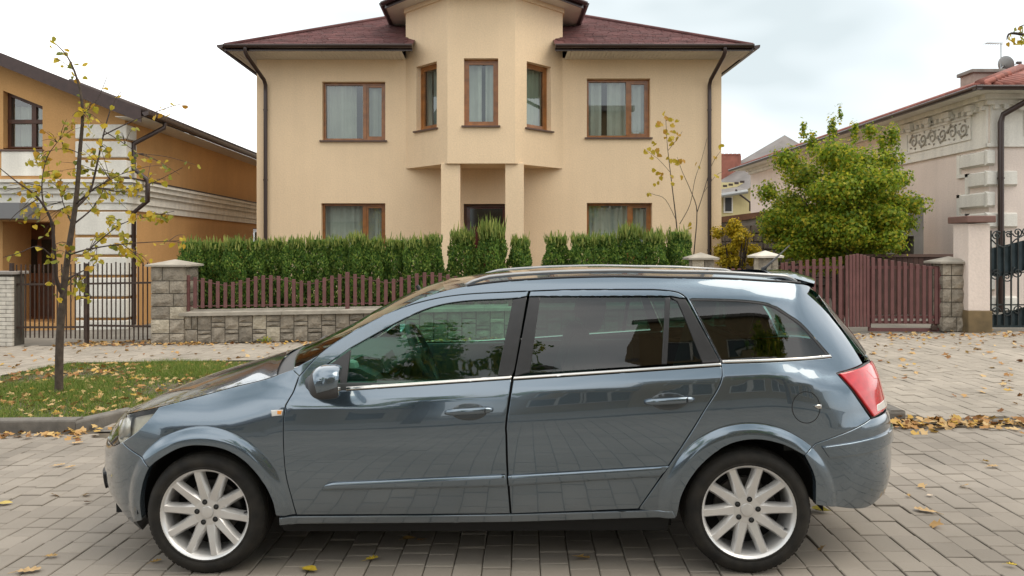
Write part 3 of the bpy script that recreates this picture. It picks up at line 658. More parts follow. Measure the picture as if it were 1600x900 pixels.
# roof
def orz(x): return rake(x)+.14
rx0, ex = -13.2, -7.72
pr_ = MB(); pr_.prism([Vector((rx0,LD-.45,orz(rx0)))-OO, Vector((ex,LD-.45,orz(ex)))-OO, Vector((ex,LD-.45,orz(ex)-.12))-OO, Vector((rx0,LD-.45,orz(rx0)-.12))-OO], (0,16,0)); orf = pr_.build('roof', M_DKROOF, oh)
pr_ = MB(); pr_.prism([Vector((2*rx0-ex,LD-.45,orz(ex)))-OO, Vector((rx0,LD-.45,orz(rx0)))-OO, Vector((rx0,LD-.45,orz(rx0)-.12))-OO, Vector((2*rx0-ex,LD-.45,orz(ex)-.12))-OO], (0,16,0)); pr_.build('roof_slope', M_DKROOF, orf)
b = MB(); b.prism([Vector((rx0,LD-.49,orz(rx0)-.26))-OO, Vector((ex,LD-.49,orz(ex)-.26))-OO, Vector((ex,LD-.49,orz(ex)+.03))-OO, Vector((rx0,LD-.49,orz(rx0)+.03))-OO], (0,.035,0)); b.build('barge_board', mat('barge_brown', (.055,.030,.026), .5, noise=.3), orf)
b = MB(); b.prism([Vector((ex,LD-.44,orz(ex)-.135))-OO, Vector((LX,LD-.44,orz(ex)-.135))-OO, Vector((LX,LD+15,orz(ex)-.135))-OO, Vector((ex,LD+15,orz(ex)-.135))-OO], (0,0,.012)); b.build('soffit', M_OFFW, orf)
n_ = 52
for i in range(n_):                              # corrugated tile ends along the eave
    y = LD-.4+i*.29; b = MB(); b.tube([Vector((ex+.05,y,orz(ex)+.0))-OO, Vector((ex-1.6,y,orz(ex-1.6)+.0))-OO], .075, 8, flat=1.2); b.build('roof_tile', M_DKROOF, orf, True)
gutter(orf, Vector((ex+.10,LD+15,orz(ex)-.05))-OO, Vector((ex+.10,LD-.5,orz(ex)-.05))-OO, .07)
pipe(oh, [Vector(p)-OO for p in ((ex+.08,LD+.5,orz(ex)-.1),(ex+.08,LD+.5,orz(ex)-.22),(LX+.10,LD+.20,4.02),(LX+.10,LD+.20,3.45),(LX+.42,LD+.20,3.20),(LX+.42,LD+.20,2.72),(LX+.10,LD+.20,2.45),(LX+.10,LD+.20,-.1))], .055, clips=(3.7,1.2))
for (px, py, D, hh) in ((182,157,20.5,.42),(300,205,26,.30)):
    p = at(px,py,D); m_ = MB().tube([p-Vector((0,0,hh))-OO, p-OO], .085, 10); m_.lathe([(.12,.03),(.12,.05),(.0,.10)], 12, Matrix.Translation(p-OO)); m_.build('flue', M_ZINC, orf, True, 40)
m_ = MB(); p = at(150,150,19.5); m_.box((p.x-.9-OO.x,p.y-OO.y,p.z-.15),(p.x+.45-OO.x,p.y+.9-OO.y,p.z+.02), None); m_.build('roof_hatch', M_DKROOF, orf)
# ---------------------------------------------------------------- pink house at the other side
PXc, PD = 11.14, 17.0
ph_ = thing('pink_house', 'pale pink house with white quoins, carved frieze and clay tile roof', 'house', (PXc, PD, 0)); PO = ph_.location.copy()
lfr = lambda u, v, d: Vector((PXc+d, PD+u, v))-PO                # wall running away, u = distance from corner
rfr = lambda u, v, d: Vector((PXc+u, PD+d, v))-PO                # street front
m_ = MB(); P = [lfr(0,-.3,0),lfr(15.8,-.3,0),lfr(15.8,5.2,0),lfr(0,5.2,0)]; m_.quad(*P); m_.quad(rfr(0,-.3,0),rfr(9,-.3,0),rfr(9,5.2,0),rfr(0,5.2,0)); m_.quad(lfr(15.8,-.3,0),lfr(15.8,-.3,9),lfr(15.8,5.2,9),lfr(15.8,5.2,0)); m_.build('wall', M_PINK, ph_)
for fr_, L in ((lfr, 15.8), (rfr, 9)):
    for (z0, z1, pj) in ((3.92,4.00,.06),(4.86,4.97,.10),(4.97,5.08,.22)):
        u0 = -pj if fr_ is lfr else -pj; b = MB(); fbox(b, fr_, u0 if fr_ is rfr else 0.0, L if fr_ is rfr or z0 > 4.5 else 4.3, z0, z1-.002, -pj, .02); b.build('cornice', M_WHITE, ph_)
    # frieze panel with raised border
    u0, u1 = (.55, 3.30) if fr_ is lfr else (.75, 4.5)
    b = MB(); fbox(b, fr_, .02, u1+.75, 4.002, 4.858, -.045, .02); b.build('frieze_ground', M_WHITE, ph_)
    b = MB(); fbox(b, fr_, u0, u1, 4.17, 4.22, -.075, -.046); fbox(b, fr_, u0, u1, 4.68, 4.73, -.075, -.046); fbox(b, fr_, u0, u0+.05, 4.22, 4.68, -.075, -.046); fbox(b, fr_, u1-.05, u1, 4.22, 4.68, -.075, -.046); fo = b.build('frieze_border', M_WHITE, ph_)
    n_ = int((u1-u0-.2)/.42)
    for i in range(n_):                          # leaf scrolls in relief
        cu = u0+.30+i*.42; sg = 1 if i % 2 else -1; pts = []
        for t in np.linspace(0, 1, 26):
            a = t*4.6*math.pi*.62; r_ = .175*(1-t*.82); pts.append(fr_(cu+r_*math.cos(a), 4.45+sg*r_*math.sin(a), -.055))
        g_ = MB().tube(pts, [.030*(1-.5*t) for t in np.linspace(0,1,26)], 7)
        for k in range(6):
            a = k*1.05; c0 = fr_(cu+.19*math.cos(a), 4.45+.18*sg*math.sin(a), -.05); c1 = fr_(cu+.235*math.cos(a+.3), 4.45+.215*sg*math.sin(a+.3), -.055); g_.tube([c0, (c0+c1)/2, c1], [.012,.028,.008], 6)
        g_.build('scroll', mat('weathered_stucco', (.50,.46,.39), .9, noise=.5, nscale=12), fo, True)
    for i in range(int((u1+.6)/.22)):            # small brackets (dentils)
        b = MB(); fbox(b, fr_, .05+i*.22, .15+i*.22, 4.76, 4.859, -.13, -.046); b.build('dentil', M_WHITE, ph_)
    for i in range(4):
        uc = u0-.1+i*.85; b = MB(); fbox(b, fr_, uc-.12, uc+.12, 4.80, 4.93, -.21, -.101); fbox(b, fr_, uc-.08, uc+.08, 4.72, 4.80, -.17, -.131); b.build('bracket', M_WHITE, ph_)
for i in range(9):                               # quoins, alternately long and short
    z1 = 3.86-i*.47; z0 = z1-.36; L = .98 if i % 2 == 0 else .66; Rr = .12 if i % 2 == 0 else .62
    for fr_, LL in ((lfr, L), (rfr, Rr)):
        b = MB(); bm = bmesh.new(); bmesh.ops.create_cube(bm, size=1)
        u_a = -.095 if fr_ is rfr else .0
        for v in bm.verts:
            out_ = v.co.y < 0; ins_ = .045 if out_ else 0
            uu = u_a if v.co.x < 0 else LL-ins_; vv = z0+ins_ if v.co.z < 0 else z1-ins_; dd = -.095 if out_ else .01
            v.co = fr_(uu, vv, dd)
        bmesh.ops.recalc_face_normals(bm, faces=bm.faces[:]); b.bm(bm); b.build('quoin', M_WHITE, ph_)
    b = MB(); fbox(b, lfr, L+.03, L+.14, z0-.11, z1, -.045, .01); 
    Ln = .66 if i % 2 == 0 else .98
    fbox(b, lfr, min(L,Ln)+.03, max(L,Ln)+.14, z0-.11-.08, z0-.112, -.045, .01); b.build('quoin_border', M_WHITE, ph_)
EX, EY, EZp = PXc-.62, PD-.62, 5.10
def prz(x, y): return EZp+.06+.36*min(x-EX, y-EY)
m_ = MB(); q = 6.5
m_.quad(*[Vector(p)-PO for p in ((EX,EY,EZp+.06),(EX+q,EY+q,EZp+.06+.36*q),(EX+q,PD+16.4,EZp+.06+.36*q),(EX,PD+16.4,EZp+.06))][::-1])
m_.quad(*[Vector(p)-PO for p in ((EX,EY,EZp+.06),(EX+12,EY,EZp+.06),(EX+12,EY+q,EZp+.06+.36*q),(EX+q,EY+q,EZp+.06+.36*q))])
prf = m_.build('roof', M_TILE, ph_)
m_ = MB(); m_.box((EX-PO.x,EY-PO.y,EZp-.02),(EX+.66-PO.x,PD+16.4-PO.y,EZp)); m_.box((EX+.66-PO.x,EY-PO.y,EZp-.02),(EX+12-PO.x,EY+.66-PO.y,EZp)); m_.build('soffit', M_WHITE, prf)
cv = MB(); cv.prism([Vector(p)-PO for p in ((PXc-.24,PD-.24,5.081),(PXc-.5,PD-.5,EZp-.021),(PXc-.5,PD+16,EZp-.021),(PXc-.24,PD+16,5.081))], (0,0,.001)); cv.build('cove', M_WHITE, prf)
for i in range(66):
    y = EY+.05+i*.25; L = min(1.7, 1.7); m_ = MB().tube([Vector((EX-.07,y,EZp+.055))-PO, Vector((EX+.35,y,prz(EX+.35,1e9)+.02))-PO, Vector((EX+min(1.7,.3+i*.25),y,prz(EX+min(1.7,.3+i*.25),1e9)+.02))-PO], .068, 8, flat=1.15); m_.build('roof_tile', M_TILE, prf, True)
for i in range(22):
    x = EX+.15+i*.25; m_ = MB().tube([Vector((x,EY-.07,EZp+.055))-PO, Vector((x,EY+min(1.6,.2+i*.25),prz(1e9,EY+min(1.6,.2+i*.25))+.02))-PO], .068, 8, flat=1.15); m_.build('roof_tile', M_TILE, prf, True)
gutter(prf, Vector((EX-.08,PD+16.4,EZp+.03))-PO, Vector((EX-.08,EY-.1,EZp+.03))-PO, .085) if False else gutter(prf, Vector((EX-.09,PD+16.4,EZp+.035))-PO, Vector((EX-.09,EY-.16,EZp+.035))-PO, .085)
gutter(prf, Vector((EX-.16,EY-.09,EZp+.035))-PO, Vector((EX+12,EY-.09,EZp+.035))-PO, .085)
MB().tube([Vector((EX,EY,EZp+.1))-PO, Vector((EX+3,EY+3,EZp+.1+1.08))-PO], .10, 8).build('hip_tile', M_TILE, prf, True)
dpx = at(1562,0,PD-.12).x
pipe(ph_, [Vector(p)-PO for p in ((dpx+.42,EY-.09,EZp-.02),(dpx+.42,EY-.09,EZp-.15),(dpx+.04,PD-.18,4.62),(dpx,PD-.16,4.45),(dpx,PD-.16,0))], .062, clips=(3.2,1.7))
c_ = at(1543,108,20.0); M_CHIM = mat('chimney_render', (.40,.315,.27), .9, noise=.35, nscale=4); ch = MB(); ch.box((c_.x-.38-PO.x,c_.y-PO.y,4.9),(c_.x+.38-PO.x,c_.y+.55-PO.y,c_.z-.10)); cho = ch.build('chimney', M_CHIM, prf)
ch = MB(); ch.rbox((c_.x-.45-PO.x,c_.y-.07-PO.y,c_.z-.10),(c_.x+.45-PO.x,c_.y+.62-PO.y,c_.z), .02); ch.build('chimney_cap', M_GREYC, cho)
ch = MB(); ch.prism([Vector(p)-PO for p in ((c_.x-.62,c_.y-.05,c_.z-.95),(c_.x+.1,c_.y-.35,c_.z-.42),(c_.x+.62,c_.y-.05,c_.z-.62))], (0,.5,0)); ch.build('flashing', mat('red_flashing', (.42,.10,.05), .6), cho)
# aerial and dish on the chimney
dish = thing('satellite_dish', 'grey satellite dish on a bracket beside the pink house chimney', 'dish', at(1570,101,20.2))
Mx = Matrix.Rotation(R(20), 4, 'Z') @ Matrix.Rotation(R(72), 4, 'Y')
MB().lathe([(.0,.0),(.08,.006),(.16,.024),(.22,.048),(.225,.046),(.16,.018),(.0,-.008)], 28, Mx).build('reflector', M_ZINC, dish, True, 50)
MB().tube([(.0,0,-.02),(.10,-.05,-.10),(.30,-.05,.03)], .012, 6).build('feed_arm', M_BOLT if 'M_BOLT' in globals() else M_ZINC, dish); MB().rbox((.27,-.09,.0),(.40,-.02,.07), .01).build('feed_horn', M_BROWNM, dish)
MB().tube([(-.02,.03,-.03),(-.22,.12,-.35)], .02, 8).build('bracket', M_ZINC, dish)
ant = thing('roof_aerial', 'thin television aerial on a mast above the pink house chimney', 'aerial', at(1564,100,20.3))
MB().tube([(0,0,-.35),(0,0,.55)], .014, 6).build('mast', M_ZINC, ant); MB().tube([(-.42,0,.56),(.05,0,.54)], .012, 6).build('boom', M_ZINC, ant)
for i in range(7): MB().tube([(-.40+.065*i,-.14,.56),(-.40+.065*i,.14,.56)], .005, 5).build('element', M_ZINC, ant)
# concrete porch on its side wall
pc = thing('concrete_porch', 'bare concrete porch with brown door against the pink house', 'porch', at(1420,400,18.0)); PP = pc.location.copy()
x0, x1 = at(1392,0,18).x-PP.x, at(1443,0,18).x-PP.x
m_ = MB(); z2 = at(0,308,18).z-PP.z; zo = at(0,369,18).z-PP.z; xa, xb = at(1397,0,18).x-PP.x, at(1428,0,18).x-PP.x
m_.box((x0-.6,0,zo),(x1,1.2,z2)); m_.box((x0-.6,0,-1.6),(xa,1.2,zo-.001)); m_.box((xb,0,-1.6),(x1,1.2,zo-.001)); m_.build('walls', M_GREYC, pc)
m_ = MB(); m_.box((xa,.55,-1.6),(xb,.6,zo)); dd_ = m_.build('door', mat('brown_door2', (.17,.065,.025), .5), pc)
pn = MB(); pn.box((xa+.02,.52,zo-.42),(xa+.30,.545,zo-.10)); pn.build('notice', mat('paper', (.72,.70,.68), .8), pc)
# ---------------------------------------------------------------- grey-roofed house far behind
FH = thing('grey_roof_house', 'far yellow house with steep grey roof and brick chimney', 'house', (15, 45, 0)); FO = FH.location.copy()
def fp(px, py, D=45): return at(px, py, D)-FO
m_ = MB(); a = fp(1095,0); b = fp(1173,0); m_.box((a.x,0,-1),(b.x,8,fp(0,285).z)); m_.build('wall', plaster('yellow_plaster', (.60,.52,.28)), FH)
e0, e1 = fp(1100,300,44.4), fp(1190,262,46); pk = fp(1226,211,48); pk2 = fp(1150,300,48)
m_ = MB(); m_.quad(fp(1060,313,44), fp(1168,296,44), fp(1262,232,48), fp(1226,211,48), fp(1108,280,48)); m_.quad(fp(1226,211,48), fp(1262,232,48), fp(1300,290,52)); fr2 = m_.build('roof', mat('grey_roof', (.22,.20,.19), .8, noise=.3, nscale=1.5, bump=.3, bscale=6, dist=.05), FH)
MB().tube([fp(1060,316,43.9), fp(1168,299,43.9)], .12, 8).build('gutter', M_ZINC, fr2)
MB().tube([fp(1150,297,43.9), fp(1155,303,44.4), fp(1172,316,44.6), fp(1172,330,44.6)], .06, 8).build('downpipe', M_BROWNM, FH)
for i in range(4): p = fp(1133+9*i, 291-2.2*i, 43.6); MB().box((p.x-.12,p.y,p.z-.05),(p.x+.12,p.y+.05,p.z+.08)).build('snow_guard', M_DKROOF, fr2)
a, b = fp(1133,309,44.9), fp(1143,330,44.9); f = MB(); f.box((a.x-.08,-.1,b.z-.1),(b.x+.08,.02,a.z+.08)); wo_ = f.build('window', M_WHITE, FH); MB().box((a.x,-.14,b.z),(b.x,-.101,a.z)).build('pane', mat('dark_glass2', (.03,.035,.04), .1), wo_)
a, b = fp(1127,240,47), fp(1158,275,47); cb = MB(); cb.box((a.x,2,b.z-1.5),(b.x,3.3,a.z-.12)); cho = cb.build('chimney', mat('brick_red', (.30,.11,.08), .85, noise=.3, nscale=3), FH)
for i in range(5): x_ = a.x+.08+i*(b.x-a.x-.2)/4.; MB().box((x_-.09,1.98,a.z-.12),(x_+.09,3.32,a.z)).build('chimney_tooth', mat('brick_red', (.3,.11,.08)), cho)
# ---------------------------------------------------------------- old stone wall behind the yellow bush
RW = thing('stone_boundary_wall', 'old dark stone wall with rusty coping behind the yellow bush', 'wall', (8.8, 22, 0)); RO = RW.location.copy()
M_OLDST = mat('old_stone', (.15,.125,.10), .95, noise=.55, nscale=5, bump=.6, bscale=20, dist=.03, island=.3)
MB().box((-2.6,.02,-1),(2.4,.3,2.30)).build('core', mat('old_mortar', (.10,.085,.07), .95), RW)
z = .55
while z < 2.2:
    hh = rnd.uniform(.16,.27); x = -2.6+rnd.random()*.1
    while x < 2.2:
        wd = rnd.uniform(.22,.46); MB().rbox((x+.008,-.03-rnd.random()*.035,z+.008),(x+wd-.008,.1,z+hh-.008), .022, None, 1).build('stone', M_OLDST, RW); x += wd
    z += hh
MB().prism([(-2.7,-.1,2.33),(2.5,-.1,2.98),(2.5,-.1,3.16),(-2.7,-.1,2.50)], (0,.5,0)).build('coping', mat('rusty_coping', (.16,.075,.04), .8, noise=.4, nscale=4), RW)
MB().prism([(-2.6,-.0,2.28),(2.4,-.0,2.28),(2.4,-.0,2.97),(-2.6,-.0,2.35)], (0,.3,0)).build('upper_wall', M_GREYC, RW)
# ---------------------------------------------------------------- garden wall, fences, gates (in the street frame)
M_STONE = mat('split_stone', (.33,.285,.225), .9, noise=.4, nscale=7, color2=(.19,.165,.13), bump=.9, bscale=26, dist=.03, island=.22)
M_STONEL = mat('pale_split_stone', (.50,.44,.34), .9, noise=.3, nscale=7, bump=.9, bscale=26, dist=.03, island=.1)
M_MORTAR = mat('dark_mortar', (.085,.075,.06), .95, noise=.3, nscale=20)
M_CAP = mat('coping_concrete', (.40,.36,.30), .9, noise=.4, nscale=4, color2=(.25,.225,.185), bump=.4, bscale=50)
M_MAROON = mat('maroon_paint', (.155,.062,.058), .55, noise=.3, nscale=6, color2=(.115,.045,.042))
M_IRON = mat('rusty_brown_iron', (.060,.036,.026), .6, .2, noise=.4, nscale=12)
M_BLACKI = mat('black_iron', (.018,.021,.022), .45, .4, noise=.5, nscale=6, color2=(.035,.045,.045))
SROT = -.045
def street_thing(name, label, cat, a, b, **k): return thing(name, label, cat, st(a, b), SROT, **k)
def stone(par, x0, x1, y0, y1, z0, z1, m=None):
    """split-faced block: front face broken into a few facets; y0 is the face"""
    bm = bmesh.new(); g = .007; nx, nz = 3, 3; vs = {}
    for i in range(nx+1):
        for j in range(nz+1):
            e = i in (0, nx) or j in (0, nz)
            x = x0+g+(x1-x0-2*g)*i/nx+(0 if e else rnd.gauss(0,.008)); z = z0+g+(z1-z0-2*g)*j/nz+(0 if e else rnd.gauss(0,.008))
            vs[i,j] = bm.verts.new((x, y0+(.004 if e else -rnd.uniform(.010,.034)), z))
    for i in range(nx):
        for j in range(nz): bm.faces.new((vs[i,j], vs[i+1,j], vs[i+1,j+1], vs[i,j+1]))
    ring = [vs[i,0] for i in range(nx+1)]+[vs[nx,j] for j in range(1,nz+1)]+[vs[i,nz] for i in range(nx-1,-1,-1)]+[vs[0,j] for j in range(nz-1,0,-1)]
    back = [bm.verts.new((v.co.x, y1, v.co.z)) for v in ring]; n = len(ring)
    for i in range(n): j = (i+1) % n; bm.faces.new((ring[j], ring[i], back[i], back[j]))
    return MB().bm(bm).build('stone', m or (M_STONEL if rnd.random() < .07 else M_STONE), par)
BW = 13.62
a0, a1 = atb(287,500,BW)[0], atb(1080,500,BW)[0]
gw = street_thing('stone_wall', 'low split-stone garden wall with pale coping in front of the villa', 'wall', a0, BW)
L = a1-a0
def wz(x): return gz(st(a0+x, BW).x)-gw.location.z           # ground under the wall, relative
MB().prism([(0,.02,wz(0)-.2),(L,.02,wz(L)-.2),(L,.02,wz(L)+.5),(0,.02,wz(0)+.5)], (0,.24,0)).build('core', M_MORTAR, gw)
cw = .2535; n = int(L/cw)
for i in range(n):
    x0, x1 = i*L/n, (i+1)*L/n; z = wz((x0+x1)/2); T = .50
    if i == 0:
        stone(gw, x0, x0+.14, 0, .1, z+.25, z+T); stone(gw, x0+.14, x1, 0, .1, z+.25, z+T); stone(gw, x0, x1, 0, .1, z, z+.25); continue
    if i % 2: stone(gw, x0, x1, 0, .1, z+.235, z+T, M_STONEL if i in (5, 12) else None); stone(gw, x0, x1, 0, .1, z+.16, z+.235); stone(gw, x0, x1, 0, .1, z, z+.16)
    else: stone(gw, x0, x1, 0, .1, z, z+.285, M_STONEL if i == 6 else None); stone(gw, x0, x1, 0, .1, z+.285, z+.37); stone(gw, x0, x1, 0, .1, z+.37, z+T)
for i in range(5):                               # coping slabs
    x0, x1 = L*i/5+.003-(.06 if i == 0 else 0), L*(i+1)/5-.003
    MB().prism([(x0,-.07,wz(x0)+.503),(x1,-.07,wz(x1)+.503),(x1,-.07,wz(x1)+.563),(x0,-.07,wz(x0)+.563)], (0,.42,.035)).build('coping_slab', M_CAP, gw)
# maroon picket fence on the wall: pickets rise to each post in a wave
pf = street_thing('picket_fence', 'maroon steel picket fence with wavy top on the stone wall', 'fence', a0, BW+.12)
sp = .1425; ps = 10; k = 0; x = .02
while x < L-.02:
    ph = (k % 10.5)/10.5; zb = wz(x)+.60
    top = .495+.125*abs(math.cos(math.pi*k/10.5))**1.5
    if abs(k % 10.5) < .5 or k == 0: MB().rbox((x-.034,-.034,zb-.06),(x+.034,.034,zb+top+.03), .004, None, 1).build('post', M_MAROON, pf)
    else: MB().rbox((x-.032,-.016,zb+.035),(x+.032,.010,zb+top), .003, None, 1).build('picket', M_MAROON, pf)
    if k % 21 == 0 and k: pass
    x += sp; k += 1
MB().tube([(0,.018,wz(0)+.67),(L,.018,wz(L)+.67)], .011, 6).build('bottom_rail', M_MAROON, pf)
pts = [(t, .018, wz(t)+.60+.44+.115*abs(math.cos(math.pi*((t-.02)/sp)/10.5))**1.4) for t in np.linspace(.02, L-.02, 160)]
MB().tube(pts, .007, 5).build('top_rail', M_MAROON, pf)
# square stone pillars with pyramid caps
def pillar(px0, px1, ytop, b, label, capm=M_CAP, rows=4, wide=.07, name='stone_pillar'):
    aa, h = atb((px0+px1)/2, ytop, b); w0 = (atb(px1,500,b)[0]-atb(px0,500,b)[0])/2
    o = street_thing(name, label, 'pillar', aa, b); H = h-.10
    MB().box((-w0+.02,.0,-.2),(w0-.02,2*w0-.04,H)).build('core', M_MORTAR, o)
    z = 0; i = 0
    while z < H-.06:
        hh = min(rnd.choice((.19,.235,.26)), H-z)
        if H-z-hh < .1: hh = H-z
        c_ = rnd.choice((-.25,.1,.3))*w0*1.2
        for xa, xb in ((-w0,c_),(c_,w0)): stone(o, xa, xb, -.02, .08, z, z+hh)
        for s_, ry in ((-1, R(-90)), (1, R(90))):    # the flanks
            q = stone(o, -w0+.10, w0, 0, .08, z, z+hh); q.rotation_euler = (0,0,ry); q.location = (s_*(w0-.02)*-1 if s_ < 0 else w0-.0, w0, 0)
            q.location = ((-w0+.0, w0-.02, 0) if s_ < 0 else (w0-.0, w0-.02, 0))
        z += hh; i += 1
    c_ = w0+wide; P = [(-c_,-.02-wide,H),(c_,-.02-wide,H),(c_,2*w0-.02+wide,H),(-c_,2*w0-.02+wide,H)]
    m_ = MB(); m_.v = P+[(x,y,H+.035) for x,y,_ in P]+[(0,w0-.02,H+.13)]; m_.f = [(3,2,1,0)]+[(i,(i+1)%4,4+(i+1)%4,4+i) for i in range(4)]+[(4+i,4+(i+1)%4,8) for i in range(4)]
    m_.build('cap', capm, o); return o
pillar(236,288,408,BW-.02,'square stone pillar with pyramid cap between iron fence and garden wall')
pillar(1081,1116,397,BW-.02,'stone pillar with pyramid cap at the far end of the garden wall')
pillar(1184,1216,394,BW-.02,'stone pillar with near-white cap beside the maroon double gate', mat('white_cap', (.62,.57,.49), .8, noise=.2, nscale=6))
pillar(1472,1512,403,BW+.05,'narrow rough stone pillar against the pink gatepost')
# wicket between two pillars
b_ = BW+.12; aw0, aw1 = atb(1122,500,b_)[0], atb(1178,500,b_)[0]
wk = street_thing('wicket_gate', 'small maroon picket wicket between two stone pillars', 'gate', aw0, b_)
for i in range(6): x = (aw1-aw0)*(i+.5)/6; MB().rbox((x-.032,-.016,.12),(x+.032,.01,1.16+.03*math.sin(i*.63)), .003, None, 1).build('picket', M_MAROON, wk)
for z in (.25, 1.0): MB().box((0,.012,z),(aw1-aw0,.04,z+.045)).build('rail', M_MAROON, wk)
# maroon double gate
ag0, ag1 = atb(1219,500,b_)[0], atb(1468,500,b_)[0]
gt = street_thing('double_gate', 'maroon two-leaf picket driveway gate with arched top line', 'gate', ag0, b_)
def gl(px, py): a, h = atb(px, py, b_); return a-ag0, h
W = ag1-ag0; topz = lambda px: np.interp(px, [1219,1239,1313,1340,1364,1462,1470],[411,408,399,394,399.5,412.5,413])
xs = [1222,1228,1239,1250.7,1261,1271.5,1282,1292.5,1302.7,1312.8]+[1323,1329,1334,1339.5,1345,1350.5,1356]+[1364,1374,1384,1394,1404.5,1414,1423.7,1433.3,1443.5,1452.8,1462.7,1468.5]
for px in xs:
    x, h = gl(px, float(topz(px))); w0 = .024 if 1318 < px < 1360 or px > 1465 else .0285
    MB().rbox((x-w0,-.018,.13 if 1318 < px < 1360 else .19),(x+w0,.012,h), .003, None, 1).build('picket', M_MAROON, gt)
xm0, xm1 = gl(1320,0)[0], gl(1359,0)[0]
for (x0, x1) in ((0, xm0), (xm1, W)):
    for z, hh in ((gl(1300,418.5)[1],.05),(.28,.05),(.19,.045),(.05,.06)): MB().box((x0,.014,z),(x1,.045,z+hh)).build('rail', M_MAROON, gt)
for x in (.02, xm0-.02, xm1+.02, W-.03): MB().box((x-.022,.0462,.05),(x+.022,.075,1.20)).build('frame_post', M_MAROON, gt)
MB().rbox((xm0-.1,-.05,.05),(xm0+.02,.0,.16), .01).build('drop_bolt', M_IRON, gt); MB().rbox((W-.16,-.03,.08),(W-.05,.0,.16), .01).build('hinge', M_IRON, gt)
# dark board screen behind the gate's right leaf
bs = street_thing('board_screen', 'dark brown board screen behind the driveway gate', 'screen', atb(1350,500,16.2)[0], 16.2)
wq = atb(1487,500,16.2)[0]-atb(1350,500,16.2)[0]; nb = 16
for i in range(nb): x0 = wq*i/nb; MB().box((x0+.004,0,.1),(x0+wq/nb-.004,.03,1.30)).build('board', mat('dark_board', (.075,.034,.024), .7, noise=.4, nscale=5, island=.15), bs)
MB().box((-.05,-.04,1.30),(wq+.05,.10,1.36)).build('top_rail', M_SILLB, bs); MB().box((-.05,.032,-.1),(wq,.10,.28)).build('plinth', M_GREYC, bs)
# pink gatepost
b2 = BW-.16; ap, hp = atb(1531,337,b2); gp = street_thing('gatepost', 'tall pale pink gatepost with brown cap slab', 'gatepost', ap, b2)
wl = .180
Mr = Matrix.Rotation(R(-2), 4, 'Z')
MB().rbox((-wl,.02,.38),(wl,.52,hp-.14), .006, Mr).build('shaft', M_PINK, gp); MB().rbox((-wl-.02,-.02,-.1),(wl+.02,.56,.38), .01, Mr).build('plinth', mat('stained_plinth', (.20,.14,.07), .9, noise=.5, nscale=4, color2=(.10,.075,.04)), gp)
MB().rbox((-wl-.06,-.06,hp-.12),(wl+.06,.60,hp), .015, Mr).build('cap', mat('brown_cap', (.19,.105,.085), .7, noise=.2), gp)
MB().box((-wl-.006,.20,.90),(-wl+.05,.524,1.14), Mr).build('repair_patch', M_CAP, gp)
# black wrought-iron gate
b3 = BW+.1; ai = atb(1547,500,b3)[0]; ig = street_thing('iron_gate', 'black wrought-iron gate with scrolls and sheet panels beside the pink gatepost', 'gate', ai, b3)
def il(px, py): a, h = atb(px, py, b3); return a-ai, h
def scroll(par, cx, cz, r, turns, dirn, start, thick=.011, name='scroll'):
    pts = []
    for t in np.linspace(0, 1, 30): a = start+dirn*t*turns*2*math.pi; rr = r*(1-.85*t); pts.append((cx+rr*math.cos(a), 0, cz+rr*math.sin(a)))
    return MB().tube(pts, thick, 6).build(name, M_BLACKI, par, True)
for (px, py, r, d, s0) in ((1557,368,.085,1,.5),(1576,366,.06,-1,2.6),(1590,362,.09,1,3.4),(1604,360,.09,-1,.2),(1556,430,.10,1,1.),(1573,432,.10,-1,1.),(1590,425,.10,1,2.),(1606,420,.10,-1,2.),(1556,487,.085,1,0.),(1573,486,.085,-1,0.),(1590,484,.085,1,0.)):
    x, z = il(px, py); scroll(ig, x, z, r, 1.6, d, s0)
pts = [(il(px, py)[0], 0, il(px, py)[1]) for px, py in ((1547,372),(1556,381),(1566,386),(1576,384),(1586,374),(1600,366))]; MB().tube(pts, .012, 6).build('top_bar', M_BLACKI, ig, True)
W3 = il(1680,0)[0]
P = []; Q = []
for px in np.linspace(1547,1680,16): x, zt_ = il(px, 389-16*((px-1547)/60) if px < 1610 else 372); P.append((x,.03,zt_)); zb_ = il(px, 425+ (6 if px < 1575 else 6-14*((px-1575)/40)) if px < 1615 else 417)[1]; Q.append((x,.03,zb_))
MB().prism(P+Q[::-1], (0,.006,0)).build('upper_sheet', mat('dark_sheet', (.020,.032,.036), .35, .5, noise=.5, nscale=5, color2=(.04,.06,.07)), ig)
P = []; 
for px in np.linspace(1547,1680,16): x, zt_ = il(px, 492 if px < 1562 else 492-20*min(1,(px-1562)/60)); P.append((x,.03,zt_))
MB().prism([(0,.03,.06)]+P+[(W3,.03,.06)], (0,.006,0)).build('lower_sheet', mat('dark_sheet', (.02,.03,.03)), ig)
for px in (1548.5,1558,1569,1580,1591,1602,1615,1630): x = il(px,0)[0]; MB().box((x-.011,-.008,.1),(x+.011,.012,il(0,392)[1])).build('bar', M_BLACKI, ig)
for py in (476,425): z = il(1560,py)[1]; MB().box((0,.012,z-.012),(W3,.028,z+.012)).build('cross_bar', M_BLACKI, ig)
